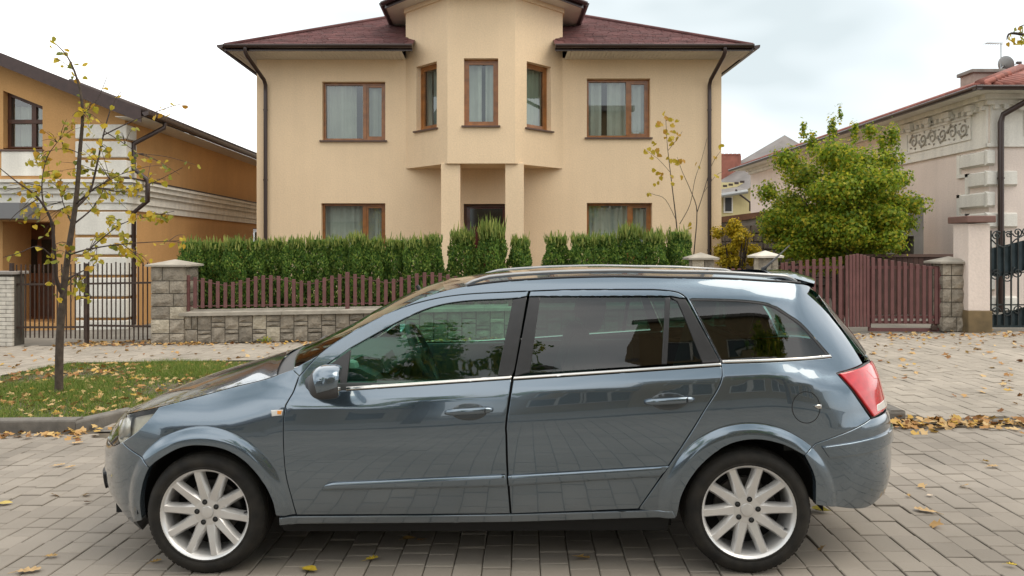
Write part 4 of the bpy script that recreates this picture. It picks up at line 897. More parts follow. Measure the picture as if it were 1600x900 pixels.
# iron bar fence in front of the ochre house
b4 = BW+.10; af0, af1 = atb(18,500,b4)[0], atb(238,500,b4)[0]; fe = street_thing('iron_fence', 'thin brown iron bar fence in front of the ochre house', 'fence', af0, b4)
def fl2(px, py): a, h = atb(px, py, b4); return a-af0, h
px = 26.0
while px < 236:
    t = (px-18)/220; x, h = fl2(px, 413-8*t+rnd.gauss(0,.6)); x0, zb_ = fl2(px, 527); MB().tube([(x,0,max(.03, zb_)),(x,0,h)], .0125, 6).build('bar', M_IRON, fe); px += 7.05
for px in (18.5, 135.5): x, h = fl2(px, 411 if px < 100 else 409); MB().box((x-.03,-.03,-.02),(x+.03,.03,h)).build('post', M_IRON, fe)
x0 = fl2(18,0)[0]; xm = fl2(134,0)[0]; x1 = fl2(238,0)[0]
MB().prism([(x0,-.02,fl2(18,446)[1]),(xm,-.02,fl2(134,442.5)[1]),(xm,-.02,fl2(134,439.5)[1]),(x0,-.02,fl2(18,443)[1])], (0,.035,0)).build('rail', M_IRON, fe)
MB().prism([(xm,-.02,fl2(134,442.5)[1]),(x1,-.02,fl2(238,438.5)[1]),(x1,-.02,fl2(238,435.5)[1]),(xm,-.02,fl2(134,439.5)[1])], (0,.035,0)).build('rail', M_IRON, fe)
MB().prism([(x0,-.02,fl2(18,513)[1]),(xm,-.02,fl2(134,510)[1]),(xm,-.02,fl2(134,507)[1]),(x0,-.02,fl2(18,510)[1])], (0,.035,0)).build('rail', M_IRON, fe)
MB().prism([(xm,-.02,fl2(134,507.5)[1]),(x1,-.02,fl2(238,507)[1]),(x1,-.02,fl2(238,504)[1]),(xm,-.02,fl2(134,504.5)[1])], (0,.035,0)).build('rail', M_IRON, fe)
MB().rbox((xm-.10,-.03,fl2(0,467)[1]),(xm+.12,-.01,fl2(0,464)[1]+.02), .005).build('latch', M_IRON, fe)
# white painted brick pier at the picture's edge
wp = street_thing('white_brick_pier', 'white painted brick pier at the end of the iron fence', 'pier', atb(4,530,BW-.05)[0], BW-.05)
wr = atb(19,500,BW-.05)[0]-atb(4,500,BW-.05)[0]; hp2 = atb(4,424,BW-.05)[1]; M_WBR = mat('white_paint_brick', (.62,.58,.51), .85, noise=.3, nscale=8, bump=.3, bscale=60, island=.06)
MB().box((-1.2,.01,-.1),(wr-.012,.36,hp2-.05)).build('core', M_MORTAR, wp)
z = 0; r_ = 0
while z < hp2-.1:
    x = wr; off_ = .0 if r_ % 2 else -.12
    x = wr+off_
    MB().rbox((wr+off_+.004 if off_ else wr-.25,0,z+.004),(wr-.0,.06,z+.071), .004, None, 1).build('brick', M_WBR, wp) if True else None
    xx = wr+off_ if off_ else wr-.255
    while xx > -1.1: MB().rbox((xx-.25,0,z+.004),(xx-.006,.06,z+.071), .004, None, 1).build('brick', M_WBR, wp); xx -= .256
    z += .076; r_ += 1
MB().rbox((-1.25,-.04,hp2-.06),(wr+.04,.42,hp2), .012).build('coping', M_GREYC, wp)
# low plinth and bins of soil behind fences: garden ground
sheet('garden', [(a0-.3,BW+.26),(aw1+.1,BW+.26),(aw1+.5,60),(a0-.3,60)], .42, M_SOIL, kind='structure')
sheet('yard', [(af0-6,BW+.02),(a0-.3,BW+.02),(a0-.3,40),(af0-6,40)], -.006, mat('yard_concrete', (.22,.20,.17), .9, noise=.3, nscale=2), kind='structure')
sheet('driveway_slab', [(aw1+.1,BW+.02),(22,BW+.02),(22,60),(aw1+.1,60)], -.006, mat('yard_concrete', (.22,.2,.17)), kind='structure')
# ---------------------------------------------------------------- car body surface (numpy)
def _cr(xs, ys):
    """monotone-ish cubic (Catmull-Rom tangents) interpolator"""
    xs = np.array(xs, float); ys = np.array(ys, float)
    m = np.gradient(ys, xs)
    d = np.diff(ys)/np.diff(xs)
    for i in range(len(d)):                      # limit overshoot
        if d[i] == 0: m[i] = m[i+1] = 0
        else:
            a, b = m[i]/d[i], m[i+1]/d[i]
            if a < 0: m[i] = 0
            if b < 0: m[i+1] = 0
            s = a*a+b*b
            if s > 9:
                t = 3/np.sqrt(s); m[i] = t*a*d[i]; m[i+1] = t*b*d[i]
    def f(x):
        x = np.clip(np.asarray(x, float), xs[0], xs[-1])
        i = np.clip(np.searchsorted(xs, x)-1, 0, len(xs)-2)
        h = xs[i+1]-xs[i]; t = (x-xs[i])/h
        return ((2*t**3-3*t**2+1)*ys[i] + (t**3-2*t**2+t)*h*m[i]
                + (-2*t**3+3*t**2)*ys[i+1] + (t**3-t**2)*h*m[i+1])
    return f
def sstep(a, b, x):
    t = np.clip((np.asarray(x, float)-a)/(b-a), 0, 1); return t*t*(3-2*t)
# plan outline: u, x, half width, inward direction (dx, dw)
PLAN = [(-2.72,-2.170,0.000, 1.0, 0.0),(-2.48,-2.155,0.240, 1.0,-.12),(-2.28,-2.100,0.430,.95,-.35),
        (-2.08,-1.985,0.600,.80,-.62),(-1.90,-1.862,0.730,.45,-.90),(-1.70,-1.705,0.815,.12,-1.0),
        (-1.35,-1.352,0.858,0.0,-1.0),(-.90,-.90,0.866,0.0,-1.0),(0.0,0.0,0.871,0.0,-1.0),(.90,.90,0.868,0.0,-1.0),
        (1.35,1.35,0.864,0.0,-1.0),(1.70,1.692,0.843,-.10,-1.0),(1.92,1.895,0.798,-.35,-.95),(2.10,2.04,0.722,-.65,-.80),
        (2.28,2.150,0.595,-.92,-.50),(2.45,2.210,0.440,-1.0,-.22),(2.66,2.242,0.235,-1.0,-.08),(2.90,2.252,0.000,-1.0,0.0)]
_P = list(zip(*PLAN))
fX, fW, fDX, fDW = (_cr(_P[0], _P[k]) for k in (1,2,3,4))
# how far the skin leans in (metres) at each height: flank, front wing, nose, tail
Q_MID  = _cr([.10,.18,.24,.30,.40,.52,.63,.72,.80,.85,.883,.893,.925,.965,1.0,1.1,1.2,1.3,1.38,1.43,1.47,1.52],
             [.16,.085,.050,.032,.016,.004,0,.002,.0075,.0142,.0200,.0240,.0410,.0620,.0725,.101,.133,.170,.206,.239,.281,.38])
Q_WING = _cr([.10,.18,.24,.30,.40,.52,.62,.70,.77,.83,.88,.92,.96,1.0,1.1,1.52],
             [.16,.085,.050,.032,.016,.004,0,.004,.018,.045,.085,.128,.18,.24,.36,.9])
Q_NOSE = _cr([.10,.18,.24,.30,.38,.50,.58,.64,.70,.76,.82,.88,1.52],
             [.20,.12,.060,.025,.004,0,.012,.038,.080,.140,.215,.300,1.3])
Q_TAIL = _cr([.10,.20,.28,.36,.46,.60,.70,.74,.80,.90,1.0,1.1,1.2,1.3,1.38,1.44,1.52],
             [.16,.085,.045,.016,.002,0,.004,.020,.034,.056,.095,.155,.228,.308,.385,.45,.58])
WH = ((-1.3515,.305),(1.3515,.305))
def S(u, z, side=-1, flare=True):
    u = np.asarray(u, float); z = np.asarray(z, float)
    v = z - .060*u*sstep(.55,.95,z)*(1-sstep(1.3,1.5,z))*(1-sstep(-.7,-1.2,u))*(1-sstep(1.4,1.9,u))
    wn = sstep(-1.75,-2.25,u); wf = sstep(-.85,-1.35,u)*(1-wn); wt = sstep(1.62,2.26,u)
    wm = 1-wn-wf-wt
    q = wm*Q_MID(v)+wf*Q_WING(z)+wn*Q_NOSE(z)+wt*Q_TAIL(z)
    x = fX(u)+fDX(u)*q; w = fW(u)+fDW(u)*q
    if flare:
        r0 = np.hypot(x-WH[0][0], z-WH[0][1]); r1 = np.hypot(x-WH[1][0], z-WH[1][1])
        r = np.minimum(r0, r1)
        q_ = (.437-r)/.055; t = np.clip(.5*(q_+np.sqrt(q_*q_+.014))-.03*np.exp(-q_*q_*20), 0, 1)
        w = w + .021*np.sin(t*np.pi/2)*sstep(.13,.22,z)*(r < .52)
    return np.stack([x, side*w, z], -1)
def SN(u, z, side=-1):
    e = 2e-3
    du = S(np.asarray(u)+e, z, side)-S(np.asarray(u)-e, z, side)
    dz = S(u, np.asarray(z)+e, side)-S(u, np.asarray(z)-e, side)
    n = np.cross(du, dz); n /= np.linalg.norm(n, axis=-1, keepdims=True)+1e-12
    return n if side < 0 else -n
# placement of the car on the street
YAW, PITCH = .045, .020
CAR_LOC = (-.0636, 4.583, -.0013)
CAR_POLYS = {
 'fender': [(-1.594,0.8374,1),(-1.4625,0.8708,0),(-1.3523,0.8977,0),(-1.2137,0.9317,0),(-1.0594,0.9682,0),(-0.9707,0.9987,0),(-0.9114,1.0189,1),(-0.8728,0.985,1),(-0.8994,0.9033,0),(-0.9249,0.8512,0),(-0.9349,0.768,0),(-0.9342,0.6421,0),(-0.9267,0.5045,0),(-0.9033,0.381,0),(-0.8875,0.2994,1),(-0.9391,0.2942,1),(-0.9841,0.2996,1),(-0.9974,0.3813,0),(-1.0402,0.4788,0),(-1.1234,0.5792,0),(-1.2262,0.6405,0),(-1.348,0.6603,0),(-1.4515,0.6472,0),(-1.557,0.59,0),(-1.6161,0.5453,1),(-1.6665,0.5895,1),(-1.8422,0.6514,1),(-1.7171,0.7108,0),(-1.6351,0.7811,0)],
 'front_bumper': [(-2.72,0.6,1),(-2.45,0.602,0),(-2.2,0.598,0),(-2.0,0.606,0),(-1.8422,0.6514,1),(-1.6665,0.5895,1),(-1.6161,0.5453,1),(-1.6521,0.4802,0),(-1.692,0.3685,0),(-1.7022,0.2577,1),(-1.95,0.19,0),(-2.2,0.2,0),(-2.45,0.2,0),(-2.72,0.2,1)],
 'headlight': [(-1.594,0.8374,1),(-1.6351,0.7811,0),(-1.7171,0.7108,0),(-1.8422,0.6514,1),(-2.0,0.609,0),(-2.2,0.605,0),(-2.36,0.612,1),(-2.36,0.728,1),(-2.2,0.742,0),(-2.0,0.764,0),(-1.8,0.797,0)],
 'grille': [(-2.72,0.606,1),(-2.37,0.612,1),(-2.37,0.722,1),(-2.72,0.71,1)],
 'lower_grille': [(-2.72,0.32,1),(-2.2,0.335,1),(-2.2,0.42,1),(-2.72,0.43,1)],
 'front_lip': [(-2.72,.205,1),(-2.45,.205,0),(-2.2,.205,0),(-1.95,.20,0),(-1.80,.222,1),(-1.81,.16,1),(-2.0,.132,0),(-2.3,.132,0),(-2.72,.132,1)],
 'door_a': [(-0.8728,0.985,1),(-0.7727,1.0931,0),(-0.6558,1.1747,0),(-0.4479,1.2826,0),(-0.2627,1.3444,0),(-0.0419,1.3797,0),(0.3004,1.3913,1),(0.2923,1.3649,1),(0.2163,1.3549,0),(-0.0411,1.3443,0),(-0.217,1.3115,0),(-0.3919,1.2372,0),(-0.6147,1.1197,1),(-0.7996,0.9966,1),(-0.8141,0.9197,1),(-0.6137,0.9169,1),(0.2058,0.9637,1),(0.1746,0.7592,0),(0.1735,0.701,0),(0.176,0.517,0),(0.1867,0.2997,1),(-0.8852,0.2959,1),(-0.9033,0.381,0),(-0.9267,0.5045,0),(-0.9342,0.6421,0),(-0.9349,0.768,0),(-0.9249,0.8512,0),(-0.8994,0.9033,0)],
 'sail': [(-0.6159,1.1119,1),(-0.63,0.9333,1),(-0.8077,0.9211,1),(-0.7944,0.9934,1)],
 'glass_a': [(-0.6108,1.1103,1),(-0.3916,1.2309,0),(-0.2168,1.3051,0),(-0.041,1.3379,0),(0.2139,1.3482,1),(0.133,0.9791,1),(-0.6267,0.9333,1)],
 'pillar_a': [(0.2183,1.351,1),(0.2906,1.3617,1),(0.2207,1.0057,0),(0.2092,0.9784,1),(0.1369,0.9785,1)],
 'chrome_a': [(-0.6282,0.9318,1),(0.2075,0.9776,1),(0.2049,0.9637,1),(-0.6267,0.9154,1)],
 'door_b': [(0.3087,1.3912,1),(0.5446,1.3944,0),(0.8709,1.3891,0),(0.9773,1.3848,0),(1.0625,1.3717,0),(1.0972,1.3444,1),(1.0715,1.3432,1),(1.0281,1.3533,0),(0.9738,1.3557,1),(0.3624,1.3638,1),(0.2999,1.3638,1)],
 'door_b2': [(0.2153,0.9592,1),(1.2396,1.0142,1),(1.236,0.9718,0),(1.208,0.9082,0),(1.1426,0.811,0),(1.0781,0.7102,0),(0.9605,0.536,0),(0.8248,0.334,1),(0.8178,0.3214,1),(0.1931,0.2996,1),(0.1823,0.5169,0),(0.1798,0.701,0),(0.1809,0.7591,0)],
 'pillar_b': [(0.3031,1.3609,1),(0.359,1.36,1),(0.2994,0.9942,1),(0.2219,0.9753,1)],
 'glass_b': [(0.3622,1.3558,1),(0.9904,1.346,1),(0.9483,1.0286,1),(0.3029,0.9948,1)],
 'divider': [(0.9939,1.3491,1),(1.0179,1.3488,1),(0.9769,1.0268,1),(0.9512,1.0255,1)],
 'glass_c': [(1.0203,1.3424,1),(1.0474,1.3279,0),(1.147,1.0401,1),(0.9805,1.0288,1)],
 'pillar_c': [(1.0213,1.3503,1),(1.0743,1.34,1),(1.0948,1.3381,1),(1.2363,1.0332,1),(1.1504,1.0287,1),(1.0522,1.3278,0)],
 'chrome_b': [(0.2187,0.9733,1),(1.2362,1.0282,1),(1.2383,1.0156,1),(0.2154,0.9607,1)],
 'quarter': [(-0.9114,1.0189,1),(-0.8728,0.985,1),(-0.7727,1.0931,0),(-0.6558,1.1747,0),(-0.4479,1.2826,0),(-0.2627,1.3444,0),(-0.0419,1.3797,0),(0.3038,1.3925,1),(0.5447,1.396,0),(0.8711,1.3906,0),(0.9775,1.3864,0),(1.0627,1.3733,0),(1.1006,1.3459,1),(1.2404,1.0287,1),(1.2376,0.9718,0),(1.2111,0.9081,0),(1.1456,0.811,0),(1.0815,0.7101,0),(0.9648,0.536,0),(0.828,0.334,1),(0.8218,0.3197,1),(1.0,0.2844,1),(1.0261,0.4071,0),(1.103,0.5349,0),(1.2294,0.637,0),(1.3644,0.6693,0),(1.5004,0.6467,0),(1.6181,0.5879,1),(1.6854,0.6371,1),(2.0396,0.7319,1),(1.8526,0.9627,1),(2.1234,0.9902,1),(2.0536,1.1819,0),(1.7879,1.3494,1),(1.85,1.385,0),(1.6448,1.4116,1),(1.5323,1.4187,0),(1.3021,1.4356,0),(1.0324,1.445,0),(0.7486,1.4548,0),(0.5047,1.4542,0),(0.315,1.4488,0),(0.1475,1.4395,0),(0.0136,1.4256,0),(-0.1198,1.4036,0),(-0.2724,1.3574,0),(-0.4825,1.2607,0),(-0.7149,1.1239,0)],
 'quarter_hole': [(1.1127,1.341,1),(1.3132,1.3331,0),(1.441,1.3216,0),(1.5277,1.3019,0),(1.606,1.2552,0),(1.6995,1.1926,0),(1.8491,1.0362,1),(1.2446,1.0257,1)],
 'glass_d': [(1.1241,1.3298,1),(1.3118,1.3231,0),(1.4393,1.3106,0),(1.5235,1.2901,0),(1.6013,1.2428,0),(1.6957,1.1773,0),(1.8129,1.0517,1),(1.2452,1.042,1)],
 'chrome_d': [(1.2466,1.0405,1),(1.8398,1.0488,1),(1.8471,1.0369,1),(1.2463,1.0272,1)],
 'rear_bumper': [(1.6181,0.5879,1),(1.6854,0.6371,1),(2.0396,0.7319,1),(2.2,0.735,0),(2.45,0.738,0),(2.9,0.738,1),(2.9,0.335,1),(2.45,0.33,0),(2.2,0.312,0),(2.0,0.28,0),(1.681,0.3372,1),(1.6709,0.4756,0)],
 'bumper_strip': [(1.7159,0.6201,1),(2.0,0.64,0),(2.2,0.648,0),(2.45,0.65,0),(2.9,0.65,1),(2.9,0.585,1),(2.45,0.585,0),(2.2,0.582,0),(2.0,0.572,0),(1.7532,0.5667,1)],
 'taillight': [(1.8599,0.9608,1),(2.1753,0.9859,1),(2.36,0.985,1),(2.38,0.745,1),(2.2,0.745,0),(2.0591,0.7343,1)],
 'hatch_glass': [(2.01,1.335,1),(2.12,1.16,0),(2.2,1.02,1),(2.45,1.02,0),(2.9,1.02,1),(2.9,1.385,1),(2.45,1.38,0),(2.2,1.37,0)],
 'hatch': [(2.37,0.985,1),(2.22,1.0,1),(2.45,1.005,0),(2.9,1.005,1),(2.9,0.745,1),(2.39,0.745,1)],
 'sill': [(-0.9689,0.2897,1),(0.1898,0.2979,1),(0.9805,0.318,1),(1.0001,0.2775,1),(0.195,0.254,1),(-0.9741,0.2457,1)],
 'moulding_a': [(-0.7463,0.4312,1),(-0.7276,0.4569,0),(-0.6884,0.4682,1),(0.1662,0.5026,1),(0.1728,0.4459,1),(-0.276,0.437,1)],
 'moulding_b': [(0.1819,0.4986,1),(0.9648,0.5407,1),(0.9212,0.4886,1),(0.1839,0.4481,1)],
 'marker': [(-0.9986,0.8266,1),(-0.9393,0.8297,1),(-0.9414,0.8021,1),(-0.9936,0.7976,1)],
}
CAR_EDGE = [(-2.72,0.715),(-2.5,0.718),(-2.3,0.733),(-2.1,0.755),(-1.9,0.783),(-1.75,0.808),(-1.594,0.8374),(-1.4625,0.8708),(-1.3523,0.8977),(-1.2137,0.9317),(-1.0594,0.9682),(-0.9707,0.9987),(-0.9114,1.0189),(-0.7149,1.1239),(-0.4825,1.2607),(-0.2724,1.3574),(-0.1198,1.4036),(0.0136,1.4256),(0.1475,1.4395),(0.315,1.4488),(0.5047,1.4542),(0.7486,1.4548),(1.0324,1.445),(1.3021,1.4356),(1.5323,1.4187),(1.6448,1.4116),(1.85,1.4),(2.1,1.4),(2.4,1.405),(2.9,1.41)]
# ---------------------------------------------------------------- car: materials
def paint(name, base, metal=.75, rough=.33):
    m = mat(name, base, rough, metal, .5, coat=1.0); n = m.node_tree; b = n.nodes['Principled BSDF']
    b.inputs['Coat Roughness'].default_value = .015; b.inputs['Coat IOR'].default_value = 1.85
    # fine metal flake and a film of road dust low down
    g = n.nodes.new('ShaderNodeTexCoord'); t = n.nodes.new('ShaderNodeTexNoise'); t.inputs['Scale'].default_value = 2.4; t.inputs['Detail'].default_value = 6
    n.links.new(g.outputs['Object'], t.inputs[0])
    mr = n.nodes.new('ShaderNodeMapRange'); mr.inputs['From Min'].default_value = .35; mr.inputs['From Max'].default_value = .75
    mr.inputs['To Min'].default_value = rough-.03; mr.inputs['To Max'].default_value = rough+.06
    n.links.new(t.outputs[0], mr.inputs[0]); n.links.new(mr.outputs[0], b.inputs['Roughness'])
    w = n.nodes.new('ShaderNodeTexNoise'); w.inputs['Scale'].default_value = 3.; n.links.new(g.outputs['Object'], w.inputs[0])
    bp = n.nodes.new('ShaderNodeBump'); bp.inputs['Strength'].default_value = .012; bp.inputs['Distance'].default_value = .02
    n.links.new(w.outputs[0], bp.inputs['Height']); n.links.new(bp.outputs[0], b.inputs['Coat Normal'])
    # road dust thickening towards the sills
    sx = n.nodes.new('ShaderNodeSeparateXYZ'); n.links.new(g.outputs['Object'], sx.inputs[0])
    du = n.nodes.new('ShaderNodeMapRange'); du.inputs['From Min'].default_value = .52; du.inputs['From Max'].default_value = .16; du.inputs['To Max'].default_value = .55; n.links.new(sx.outputs[2], du.inputs[0])
    n2 = n.nodes.new('ShaderNodeTexNoise'); n2.inputs['Scale'].default_value = 7; n2.inputs['Detail'].default_value = 8; n.links.new(g.outputs['Object'], n2.inputs[0])
    mu = n.nodes.new('ShaderNodeMath'); mu.operation = 'MULTIPLY'; n.links.new(du.outputs[0], mu.inputs[0]); n.links.new(n2.outputs[0], mu.inputs[1])
    mxc = n.nodes.new('ShaderNodeMix'); mxc.data_type = 'RGBA'; n.links.new(mu.outputs[0], mxc.inputs[0]); mxc.inputs[6].default_value = (*base, 1); mxc.inputs[7].default_value = (.23,.20,.16,1); n.links.new(mxc.outputs[2], b.inputs['Base Color'])
    mm = n.nodes.new('ShaderNodeMapRange'); mm.inputs['To Min'].default_value = metal; mm.inputs['To Max'].default_value = 0; n.links.new(mu.outputs[0], mm.inputs[0]); n.links.new(mm.outputs[0], b.inputs['Metallic'])
    cw = n.nodes.new('ShaderNodeMapRange'); cw.inputs['To Min'].default_value = 1; cw.inputs['To Max'].default_value = 0; n.links.new(mu.outputs[0], cw.inputs[0]); n.links.new(cw.outputs[0], b.inputs['Coat Weight'])
    return m
M_PAINT = paint('car_paint', (.105, .148, .190), .80, .17)
M_BLACKTRIM = mat('black_trim', (.022,.022,.024), .38, noise=.3, nscale=20)
M_PLASTIC = mat('grey_plastic', (.045,.045,.047), .5, bump=.15, bscale=300, dist=.002)
M_DARK = mat('underbody_black', (.008,.008,.008), .9)
M_RUBBER = mat('tyre_rubber', (.011,.0105,.010), .7, spec=.25, noise=.55, nscale=14, color2=(.026,.023,.019), bump=.35, bscale=110, dist=.004)
M_ALLOY = mat('silver_alloy', (.68,.67,.655), .30, .6, noise=.12, nscale=9)
M_CHROME = mat('satin_chrome', (.62,.60,.57), .16, 1.)
M_BOLT = mat('dark_steel', (.05,.05,.05), .5, .7)
M_DISC = mat('brake_disc', (.16,.15,.14), .45, .8)
M_SEAT = mat('seat_cloth', (.035,.036,.040), .9, bump=.2, bscale=200, dist=.003)
M_DASH = mat('dash_grey', (.05,.055,.056), .65, bump=.15, bscale=250, dist=.002)
M_PALE = mat('pale_trim', (.42,.43,.42), .6)
M_GLASS = glassmat('tinted_green_glass', (.42,.70,.58), 1.55)
M_GLASSD = glassmat('dark_tinted_glass', (.15,.30,.25), 1.68)
M_CLEAR = glassmat('clear_lamp_cover', (.88,.88,.84), 1.5)
M_RED = mat('red_lamp', (.60,.006,.014), .12, coat=1., spec=.6, noise=.25, nscale=30)
M_REDP = mat('pale_red_lamp', (.68,.075,.085), .15, coat=1.)
M_AMBER = mat('amber_lamp', (.75,.28,.04), .2, coat=1.)
M_WHITEL = mat('white_lamp', (.62,.60,.56), .2, coat=1.)
car = bpy.data.objects.new('estate_car', None); col.objects.link(car)
car.location = CAR_LOC; car.rotation_euler = (0, -PITCH, -YAW)
tag(car, 'blue-grey metallic estate car parked on the paved street', 'car')
# ---------------------------------------------------------------- panels cut from the body surface
def crpoly(L, h=.02):
    """polygon from control points; runs between corners are smooth"""
    n = len(L); out = []
    for i in range(n):
        p0, p1, p2, p3 = (np.array(L[(i+k) % n][:2]) for k in (-1,0,1,2))
        if L[i][2]: p0 = p1-(p2-p1)
        if L[(i+1) % n][2]: p3 = p2+(p2-p1)
        m = max(1, int(np.linalg.norm(p2-p1)/h))
        straight = L[i][2] and L[(i+1) % n][2]
        for k in range(m):
            t = k/m
            out.append(p1+(p2-p1)*t if straight else .5*((2*p1)+(-p0+p2)*t+(2*p0-5*p1+4*p2-p3)*t*t+(-p0+3*p1-3*p2+p3)*t**3))
    out = np.array(out)
    a = .5*np.sum(out[:,0]*np.roll(out[:,1],-1)-np.roll(out[:,0],-1)*out[:,1])
    return out if a > 0 else out[::-1]
def inset(P, d, lock=None):
    """move a CCW polygon inwards by d"""
    e = np.roll(P,-1,0)-P; e /= np.linalg.norm(e, axis=1, keepdims=True)+1e-12
    nrm = np.stack([-e[:,1], e[:,0]], 1); n0 = np.roll(nrm, 1, 0)
    b = nrm+n0; L = np.linalg.norm(b, axis=1, keepdims=True)+1e-9; b /= L
    k = np.clip(1/np.maximum((b*nrm).sum(1, keepdims=True), .35), 1, 2.2)
    Q = P+b*d*k
    if lock is not None: m = lock(P); Q[m, 0] = P[m, 0]
    return Q
def inside(P, X):
    x, y = X[:,0], X[:,1]; r = np.zeros(len(X), bool); j = len(P)-1
    for i in range(len(P)):
        c_ = ((P[i,1] > y) != (P[j,1] > y)) & (x < (P[j,0]-P[i,0])*(y-P[i,1])/(P[j,1]-P[i,1]+1e-15)+P[i,0])
        r ^= c_; j = i
    return r
def patch(loops, side, off, depth, gap, h=.034, bevel=.0035, roundn=.55):
    """triangulated skin over outer loop (minus holes), rounded rim and a return flange. -> V, F, N"""
    lock = lambda P: (P[:,0] < -2.7199) | (P[:,0] > 2.8999)
    rims = []
    for i, L in enumerate(loops):
        P = crpoly(L); P = inset(P, gap if i == 0 else -gap, lock)
        rims.append((P, inset(P, bevel if i == 0 else -bevel, lock)))
    pts = []; edges = []
    for P, Q in rims:
        for T in (P, Q):
            k = len(pts); n = len(T); pts += [tuple(t) for t in T]; edges += [(k+i, k+(i+1) % n) for i in range(n)]
    nb = len(pts); O = rims[0][0]
    lo, hi = O.min(0), O.max(0)
    gx, gy = np.meshgrid(np.arange(lo[0]+h/2, hi[0], h), np.arange(lo[1]+h/2, hi[1], h)); G = np.stack([gx.ravel(), gy.ravel()], 1)
    if len(G):
        ok = inside(rims[0][1], G)
        for P, Q in rims[1:]: ok &= ~inside(Q, G)
        G = G[ok]
        B = np.array(pts)
        for wx, wz in WH:                       # follow the wheel-arch flare closely
            if abs((lo[0]+hi[0])/2-wx) < 1.4:
                rr = np.hypot(G[:,0]-wx, G[:,1]-wz); G = G[(rr > .468) | (rr < .335)]
                for rad in (.350,.362,.374,.384,.393,.402,.410,.417,.423,.428,.432,.436,.440,.444,.449,.455):
                    t = np.linspace(0, 2*math.pi, 160, endpoint=False); A = np.stack([wx+rad*np.cos(t), wz+rad*np.sin(t)], 1)
                    k2 = inside(rims[0][1], A)
                    for P, Q in rims[1:]: k2 &= ~inside(Q, A)
                    A = A[k2]
                    if len(A): A = A[np.min(np.linalg.norm(A[:,None]-B[None], axis=2), 1) > .006]
                    if len(A): G = np.concatenate([G, A])
        if len(G): G = G[np.min(np.linalg.norm(G[:,None]-B[None], axis=2), 1) > .006]
        pts += [tuple(g) for g in G]
    v, e_, f, ov, oe, of = delaunay_2d_cdt([Vector(p) for p in pts], edges, [], 0, 1e-7)
    V2 = np.array([(p.x, p.y) for p in v]); F = np.array([t for t in f if len(t) == 3])
    cen = V2[F].mean(1); ok = inside(rims[0][0], cen)
    for P, Q in rims[1:]: ok &= ~inside(P, cen)
    F = F[ok]
    N = SN(V2[:,0], V2[:,1], side); X = S(V2[:,0], V2[:,1], side)+N*off
    # rim normals lean outwards
    key = {tuple(np.round(p, 6)): i for i, p in enumerate(V2)}
    VV = [X]; NN = [N.copy()]; FF = [F if side < 0 else F[:, ::-1]]; base = len(X)
    for li, (P, Q) in enumerate(rims):
        n = len(P); out = (P-Q); out /= np.linalg.norm(out, axis=1, keepdims=True)+1e-12
        eps = 2e-3
        T = S(P[:,0]+out[:,0]*eps, P[:,1]+out[:,1]*eps, side)-S(P[:,0], P[:,1], side); T /= np.linalg.norm(T, axis=1, keepdims=True)+1e-12
        NP = SN(P[:,0], P[:,1], side); XP = S(P[:,0], P[:,1], side)+NP*(off-bevel*.6)
        lk = lock(P)
        for i in range(n):
            q = key.get(tuple(np.round(P[i], 6)))
            if q is not None and not lk[i]:
                t = NP[i]+T[i]*roundn*1.6; NN[0][q] = t/np.linalg.norm(t); VV[0][q] = XP[i]
        A = XP; B_ = XP-NP*depth
        VV += [A, B_]; NN += [T, T]
        fl = []
        for i in range(n):
            j = (i+1) % n
            if lk[i] and lk[j]: continue
            fl.append((base+i, base+n+i, base+n+j)); fl.append((base+i, base+n+j, base+j))
        fl = np.array(fl); flip = (side > 0) != (li > 0)
        if len(fl): FF.append(fl[:, ::-1] if flip else fl)
        base += 2*n
    return np.concatenate(VV), np.concatenate(FF), np.concatenate(NN)
def panel(name, keys, m, parent=None, holes=(), off=0., depth=.016, gap=.002, both=False, sides=(-1, 1), label=None, **kw):
    """one body panel per side (or one across the car); keys: outlines joined into one mesh"""
    keys = [keys] if isinstance(keys, str) else keys; objs = []
    groups = [(-1, 1)] if both else [(s_,) for s_ in sides]
    for grp in groups:
        Vs, Fs, Ns = [], [], []; k = 0
        for s_ in grp:
            for q in keys:
                L = CAR_POLYS[q] if isinstance(q, str) else q
                V, F, N = patch([L]+[CAR_POLYS[h_] for h_ in holes], s_, off, depth, gap, **kw)
                Vs.append(V); Fs.append(F+k); Ns.append(N); k += len(V)
        V, F, N = np.concatenate(Vs), np.concatenate(Fs), np.concatenate(Ns)
        par = parent if not isinstance(parent, (list, tuple)) else parent[0 if grp[0] < 0 else 1]
        o = npmesh(name, V, F, m, par or car, True)
        o.data.normals_split_custom_set_from_vertices([tuple(x) for x in N])
        if label: o['label'] = label
        objs.append(o)
    return objs
fend = panel('wing', 'fender', M_PAINT)
doorA = panel('door', 'door_a', M_PAINT, label='front door')
doorB = panel('door', ['door_b', 'door_b2'], M_PAINT, label='rear door')
quart = panel('body_side', 'quarter', M_PAINT, holes=['quarter_hole'], gap=.001)
bumpF = panel('bumper', 'front_bumper', M_PAINT, both=True, depth=.03, label='front bumper')
bumpR = panel('bumper', 'rear_bumper', M_PAINT, both=True, depth=.03, label='rear bumper')
panel('bumper_strip', 'bumper_strip', M_PAINT, both=True, off=.012, depth=.014, gap=0, bevel=.006, parent=bumpR[0])
panel('lower_grille', 'lower_grille', M_BLACKTRIM, both=True, off=.012, gap=0, parent=bumpF[0])
panel('front_lip', 'front_lip', M_PLASTIC, both=True, off=-.006, depth=.05, gap=0, parent=bumpF[0])
panel('grille', 'grille', M_BLACKTRIM, both=True, off=-.012)
panel('sill', 'sill', M_PAINT, off=.004, depth=.05, bevel=.006)
panel('window_corner', 'sail', M_PLASTIC, off=-.002, gap=0, parent=doorA)
